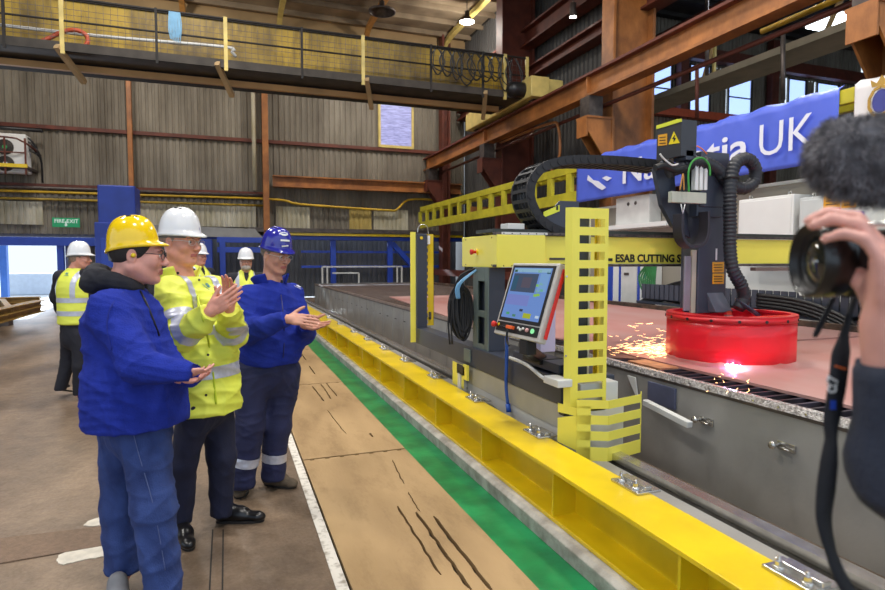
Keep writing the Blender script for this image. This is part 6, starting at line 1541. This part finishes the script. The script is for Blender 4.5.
vt = solid('hi_vis_vest', pr, .010, m_hiv, tD_, disp=folds(.005, 7, 33), it=2)
for v in (302, 315): band(vt, 'reflective_band', [((0, 0, J(75, v, 6.8).z), Z, .055)], m_ref)
lD = Z.cross(fD)
for e in (-1, 1): band(vt, 'reflective_band', [(CC+lD*(e*.13-.025), lD, .05), ((0, 0, J(75, 297, 6.8).z), Z, .5)], m_ref)
swoosh(vt, 67, 274, .04, m_teal)
legs_cloth(tD_, (J(75, 328, 6.8), J(75, 338, 6.8)), gR, gL, (.10, .078, .062), m_suit, .011, .06, .10, 'trousers', 12, fD, .006, 8, .14, .9)
shoe(body, hA, tA, m_lea, 1.0, .009); shoe(body, hB, tB, m_lea, 1.0, .009)
# ---------------------------------------------------------------- two onlookers half hidden
def onlooker(u, v, d, fh, label, beard, seed, skc, hz=1.66):
    HC = J(u, v, d); HC.z = hz; q = Vector((HC.x, HC.y, 0)); fb = Vector((fh.x, fh.y, 0)).normalized(); l = Z.cross(fb)
    at = lambda a, b, z: q-fb*.02+fb*a+l*b+Z*(z*hz/1.66)
    NB = at(0, 0, 1.50); CC = at(0, 0, 1.30); PC = at(0, 0, .95)
    SR, ER, WR = at(0, -.19, 1.42), at(0, -.24, 1.13), at(.2, -.16, 1.02); SL, EL, WL = at(0, .19, 1.42), at(0, .24, 1.13), at(.2, .16, 1.02)
    gR = (at(0, -.09, .9), at(.02, -.10, .5), at(0, -.11, .1), at(-.06, -.11, 0), at(.2, -.13, 0)); gL = (at(0, .09, .9), at(.02, .10, .5), at(0, .11, .1), at(-.06, .11, 0), at(.2, .13, 0))
    t, body = base_body('person', label, skc, HC, fh, Z.copy(), 1.0, NB, SR, ER, WR, SL, EL, WL, CC, PC, gR, gL, hand_prims(WR, fb+Z*.1, l, 1), hand_prims(WL, fb+Z*.1, -l, -1), h=.010, fb=fb)
    helmet(t, HC, fh, Z.copy(), mat('helmet white', (0, 0, 0)), 1.0, vents=False); glasses(t, HC, fh, Z.copy(), 1.0, m_blk, .018, lens=False)
    if beard: solid('beard', [ell(HC+fh*.042-Z*.075, (.068, .062, .048), (fh, l, Z), .01), half(HC-Z*.045, Z-fh*.0)], .007, mat('grey beard', (176, 166, 156), .9, var=.1, scale=50), body, disp=folds(.003, 30, 2))
    pr = [cone(CC, PC-Z*.02, .19, .18, .05, (fb, .7)), cone(NB-Z*.02, CC, .085, .17, .05, (fb, .75)), cone(SR, ER, .075, .065, .04), cone(ER, WR, .065, .045, .03), cone(SL, EL, .075, .065, .04), cone(EL, WL, .065, .045, .03), cone(SR, SL, .075, .075, .04), half(PC-Z*.06, -Z)]
    solid('dark_jacket', pr, .012, m_suit, t, disp=folds(.006, 7, seed), it=2)
    pr = [cone(CC, PC, .21, .20, .05, (fb, .76)), cone(NB-Z*.03, CC, .10, .19, .05, (fb, .8)), half(PC-Z*.02, -Z), cone(NB+fb*.08+Z*.05, CC+fb*.19, .05, .015, .02, op='sub')]
    vt = solid('hi_vis_vest', pr, .010, m_hiv, t, it=2)
    for z in (1.02, 1.16): band(vt, 'reflective_band', [((0, 0, z), Z, .05)], m_ref)
    for e in (-1, 1): band(vt, 'reflective_band', [(CC+l*(e*.12-.025), l, .05), ((0, 0, 1.21), Z, .5)], m_ref)
    legs_cloth(t, (PC-Z*.02, PC-Z*.05), gR, gL, (.10, .078, .062), m_suit, .012, .05, .05, 'trousers', seed+1, fb, .006, 8, .14, .9)
    shoe(body, gR[3], gR[4], m_lea, 1.0, .010); shoe(body, gL[3], gL[4], m_lea, 1.0, .010)
onlooker(199.5, 258, 8.6, (RT*.9-DH*.43).normalized(), 'onlooker in a white helmet mostly hidden behind the man in the long yellow coat', False, 41, sk2)
onlooker(246, 264, 8.3, (RT*.35-DH*.93).normalized(), 'bearded onlooker in a white helmet and hi-vis vest behind the man in the blue helmet', True, 43, sk3, 1.585)
# ---------------------------------------------------------------- photographer at the picture edge
fP = (-RT*.92-DH*.38).normalized(); uP = Z.copy(); lP = Z.cross(fP)
dP = .80
HC = J(1110, 150, 1.02)+Z*.0; q = Vector((HC.x, HC.y, 0)); aP = lambda a, b, z: q+fP*a+lP*b+Z*z
HC = aP(0, 0, 1.70); NB = aP(-.02, 0, 1.53); CC = aP(-.03, 0, 1.30); PC = aP(-.03, 0, .95)
WL = J(889, 326, .605); EL = J(915, 470, .62); SL = aP(-.03, .19, 1.45)
WR = J(925, 290, .84); ER = J(1080, 420, 1.0); SR = aP(-.03, -.19, 1.45)
gR = (aP(-.03, -.09, .9), aP(0, -.10, .5), aP(-.03, -.11, .1), aP(-.08, -.11, 0), aP(.18, -.13, 0)); gL = (aP(-.03, .09, .9), aP(0, .10, .5), aP(-.03, .11, .1), aP(-.08, .11, 0), aP(.18, .13, 0))
hL = hand_prims(WL, Z*.97-RT*.14-DH*.02, -RT*.80+DH*.60, -1, (.60, .64, .62, .6), .86, .03, (.5, .5))
hR = hand_prims(WR, -RT*.85+Z*.15, Z*.8-DH*.5, 1, (.4, .45, .5, .55), .9, .02, (.7, .2))
sk4 = skin('skin photographer', (218, 160, 146))
tP_, body = base_body('person', 'photographer at the picture edge, only a hand and dark sleeve showing on the camera', sk4, HC, fP, uP, 1.0, NB, SR, ER, WR, SL, EL, WL, CC, PC, gR, gL, hR, hL, h=.0042, fb=fP)
eyes(body, HC, fP, uP, 1.0); hair(body, HC, fP, uP, 1.0, m_hair, .008, .01, .05, -.04)
pr = [cone(CC, PC, .19, .18, .05, (fP, .75)), cone(NB-Z*.03, CC, .09, .17, .05, (fP, .75)), cone(SR, SL, .08, .08, .05), cone(SR, ER, .075, .065, .04), cone(ER, WR, .065, .045, .03), cone(SL, EL, .072, .060, .04), cone(EL, WL-Z*.02, .056, .034, .02), half(PC-Z*.04, -Z),
      slab(WL-Z*.035, (WL-EL).normalized(), 0, WL+(WL-EL).normalized()*.04, .08), slab(WR, (WR-ER).normalized(), 0, WR+(WR-ER).normalized()*.06, .07)]
solid('dark_jacket', pr, .008, mat('slate jacket', (44, 50, 66), .85, var=.12, scale=20, bump=.2, bscale=120), tP_, disp=folds(.004, 12, 51), it=1)
legs_cloth(tP_, (PC-Z*.02, PC-Z*.05), gR, gL, (.10, .078, .062), m_suit, .012, .05, .05, 'trousers', 52, fP, .005, 8, .14, .9)
shoe(body, gR[3], gR[4], m_lea, 1.0, .009); shoe(body, gL[3], gL[4], m_lea, 1.0, .009)
c = WL+(Z*.97-RT*.14).normalized()*.103+ -RT*.0
MB().tube([c+(RT*.6+DH*.0)*0+Vector((0, 0, 0))+(-RT*math.cos(a)+DH*math.sin(a)*1.0)*.0125+Z*.002 for a in [2*PI*k/20 for k in range(20)]], .0022, 8, closed=True).build('finger_ring', m_stl, tP_)
# camera
F0 = J(806, 261, .68); ax = (RT*.993-DH*.10).normalized()
t = thing('camera', 'black camera with a wide lens held at the picture edge', 'camera', tuple(F0))
lb = MB(); lb.lathe([(.036, .012), (.0405, 0), (.042, 0), (.042, .030), (.0385, .034), (.0385, .040), (.040, .042), (.040, .062), (.0365, .066), (.0365, .095), (.034, .1), (.034, .115)], F0, ax, 48)
lb.build('lens_barrel', mat('lens black', (16, 16, 18), .3, var=.05, coat=.3), t)
rg = MB()
for k in range(60):
    a = 2*PI*k/60; e1 = ax.orthogonal().normalized(); e2 = ax.cross(e1); d = e1*math.cos(a)+e2*math.sin(a); rg.obox(F0+ax*.052+d*.0405, d, ax, d.cross(ax), .0012, .009, .0013)
rg.build('grip_ring', m_rub, t)
m_gl = mat('front element', (30, 34, 30), .04, var=0, spec=1.0, coat=1.0)
MB().lathe([(.001, .004), (.012, .005), (.022, .008), (.0285, .013)], F0, ax, 40).build('front_element', m_gl, t)
MB().lathe([(.0285, .013), (.030, .008), (.033, .010), (.0365, .004), (.0385, .001)], F0, ax, 48).build('inner_barrel', m_blk, t)
cb = MB(); c = F0+ax*.15; sd = Z.cross(ax); cb.obox(c, sd, ax, Z, .062, .033, .042); cb.obox(c+Z*.050, sd, ax, Z, .026, .03, .018); cb.obox(c-sd*.05-ax*.02, sd, ax, Z, .018, .03, .044); cb.build('camera_body', m_blk, t, .006)
# microphone with furry wind muff, on the camera shoe
mc = J(858, 157, .70); la = (RT*.99+DH*.05).normalized()
t = thing('microphone', 'grey furry wind-muffed microphone mounted above the camera', 'microphone', tuple(mc))
pr = [cone(mc-la*.014, mc+la*.13, .045, .047, .02), cone(mc+la*.02-Z*.01, mc+la*.1-Z*.014, .042, .042, .02)]
def lump(V, N):
    return V+N*(.003*np.sin(V[:, 0]*90+2*np.sin(V[:, 2]*70))*np.sin(V[:, 1]*80+V[:, 2]*60))[:, None]
mf = solid('wind_muff', pr, .006, mat('muff fur base', (92, 90, 94), .95, var=.3, scale=60), t, disp=lump)
rr = random.Random(8); fb_ = MB(); me = mf.data; W_ = wpos(mf); ps = list(me.polygons)
vs_ = []; fs_ = []
for k in range(13000):
    p = ps[rr.randrange(len(ps))]; c = me.vertices[p.vertices[rr.randrange(4)]].co.lerp(p.center, rr.random())+W_; n = p.normal
    d = (n+Vector((rr.gauss(0, .5), rr.gauss(0, .5), rr.gauss(0, .5)))-Z*.3).normalized(); L1 = rr.uniform(.005, .013); sdv = d.orthogonal().normalized()*.00045
    sdv = Matrix.Rotation(rr.uniform(0, 6.28), 3, d) @ sdv; m1 = c+d*L1*.55; tip = c+d*L1*.9-Z*L1*.25
    o = len(vs_); vs_ += [c-sdv, c+sdv, m1+sdv*.8, m1-sdv*.8, tip]; fs_ += [(o, o+1, o+2, o+3), (o+3, o+2, o+4)]
fb_.add(vs_, fs_); f_ = fb_.build('fur', mat('muff fur', (158, 154, 158), .9, var=0, col2=(58, 56, 62), scale=34), mf); f_['kind'] = 'stuff'
MB().tube([mc+la*.06-Z*.03, F0+ax*.15+Z*.06], .008, 8).build('shoe_mount', m_blk, t)
# neck strap
m_str = mat('strap black', (24, 25, 32), .8, var=.1, scale=60, bump=.15, bscale=300)
t = thing('camera_strap', 'black camera strap with orange stitching and white lettering dangling below the lens', 'strap', tuple(J(840, 320, .66)))
def ribbon(pts, name='webbing', m_=m_str, th=.0022):
    L_ = []; R_ = []
    P_ = spline([J(u, v, d) for (u, v, d, w, tw) in pts], 6); n = len(P_); k = len(pts)
    vs = []; fs = []
    for i, p in enumerate(P_):
        f_ = i/6; a = min(int(f_), k-2); r = f_-a; w = pts[a][3]*(1-r)+pts[a+1][3]*r; tw = pts[a][4]*(1-r)+pts[a+1][4]*r
        d = RT*math.cos(tw)+DH*math.sin(tw); vs += [p-d*w/2, p+d*w/2]
        if i: fs.append((2*i-2, 2*i-1, 2*i+1, 2*i))
    o = MB().add(vs, fs, 0, True).build(name, m_, t); md = o.modifiers.new('t', 'SOLIDIFY'); md.thickness = th; md.offset = 0
    return o
wb = ribbon([(858, 288, .74, .012, .4), (850, 312, .70, .012, .5), (844, 335, .67, .014, .3), (841, 352, .655, .022, .15), (838, 380, .65, .021, .1), (834, 405, .65, .019, .0), (831, 425, .65, .014, -.5), (831, 440, .65, .012, -.9), (829, 462, .65, .017, -.5), (826, 490, .65, .019, -.2), (824, 520, .65, .019, .2), (831, 552, .65, .018, .5), (842, 580, .65, .018, .3), (858, 606, .65, .018, .2)])
ribbon([(838, 290, .72, .010, .5), (830, 305, .71, .012, .6), (818, 330, .70, .014, .6), (815, 337, .70, .006, .6)])
ribbon([(873, 400, .66, .006, .2), (876, 430, .66, .007, .3), (880, 460, .66, .014, .4), (886, 490, .66, .016, .3), (892, 520, .66, .016, .2)])
ot = MB(); a, b = J(835, 366, .648), J(846, 369, .648); ot.bar(a, b, .002, .0012, up=DH); ot.build('orange_stitch', mat('stitch orange', (224, 110, 50), .5, var=0), wb)
p = J(835.5, 394, .646); text('strap_lettering', '\u03b17', .017, p+RT*.0, (Z*.98+RT*.12), (-RT*.98+Z*.12), m_wht, wb, .0003, .0003)
MB().obox(J(833, 405, .646), RT, Z, DH, .003, .005, .0004).build('blue_mark', m_blue, wb)
# ================================================================ LIGHT, SKY, CAMERA
W = bpy.data.worlds.new('daylight'); S.world = W; W.use_nodes = True
bg = W.node_tree.nodes['Background']; bg.inputs[0].default_value = (.70, .84, 1.0, 1); bg.inputs[1].default_value = 1.35
def area(name, loc, sx, sy, power, col=(1, .96, .9), rot=(0, 0, 0)):
    L = bpy.data.lights.new(name, 'AREA'); L.shape = 'RECTANGLE'; L.size = sx; L.size_y = sy; L.energy = power; L.color = col
    o = bpy.data.objects.new(name, L); COL.objects.link(o); o.location = loc; o.rotation_euler = rot; return o
# high-bay lamps under the roof
k = 0
for (x, y, pw) in ((-5, 2, 380), (1.5, -2, 380), (1.5, 5, 380), (-5, 9, 380), (5.5, 1.5, 380), (5.5, 9.5, 380), (-1, 13, 380), (5.5, 21.5, 380), (-5, 20, 380)):
    area('high_bay_light', (x, y, 10.6), .9, .9, pw)
    t = thing('roof_lamp', 'round high-bay roof lamp out of the picture above the hall', 'lamp', (x, y, 10.65), 'high-bay roof lamps')
    MB().lathe([(.02, .42), (.09, .4), (.1, .22), (.5, .06), (.5, 0), (.46, 0)], (x, y, 10.65), Z, 24).build('lamp_shade', m_dst, t)
    MB().tube([(x, y, 11.0), (x, y, 11.75)], .015, 6).build('hanger', m_dst, t)
lp = P(467, 22, y=21.5)
def bulb(name, loc, power, r=.25):
    L = bpy.data.lights.new(name, 'POINT'); L.energy = power; L.shadow_soft_size = r; L.color = (1, .95, .86); o = bpy.data.objects.new(name, L); COL.objects.link(o); o.location = loc
bulb('lamp_and_fill_light', (lp.x, lp.y, lp.z-.35), 380); bulb('lamp_and_fill_light', (-2.5, 21.5, 10.4), 380)  # second light has no fixture, added to brighten roof and upper back wall
area('doorway_daylight', (-9, 25.2, 1.15), 6, 2, 260, (.72, .84, 1), (math.radians(-90), 0, 0))
area('bay_light', (16, 14, 12.5), 1.5, 1.5, 500, (.85, .92, 1))
L = bpy.data.lights.new('arc_light', 'POINT'); L.energy = 3; L.color = (.42, .3, 1); L.shadow_soft_size = .02; o = bpy.data.objects.new('arc_light', L); COL.objects.link(o); o.location = pa+Vector((0, 0, .03))
L = bpy.data.lights.new('arc_inner_light', 'POINT'); L.energy = 3; L.color = (1, .78, .85); L.shadow_soft_size = .06; o = bpy.data.objects.new('arc_inner_light', L); COL.objects.link(o); o.location = RC+Vector((-.12, -.25, .87))
L = bpy.data.lights.new('sun', 'SUN'); L.energy = 12; L.angle = .05; L.color = (.8, .9, 1); o = bpy.data.objects.new('sun', L); COL.objects.link(o); o.rotation_euler = (math.radians(-72), 0, math.radians(6))
cam = bpy.data.cameras.new('camera'); cam.sensor_width = 36; cam.lens = 24.0; cam.clip_start = .05; cam.clip_end = 300
cam.dof.use_dof = True; cam.dof.focus_distance = 4.2; cam.dof.aperture_fstop = 4.5
co = bpy.data.objects.new('camera', cam); COL.objects.link(co); co.location = CAM; co.rotation_euler = (math.radians(90-3.3), 0, -YAW)
S.camera = co
S.view_settings.view_transform = 'Standard'; S.view_settings.look = 'None'; S.view_settings.gamma = 1; S.view_settings.use_curve_mapping = False
S.view_settings.exposure = 0.0
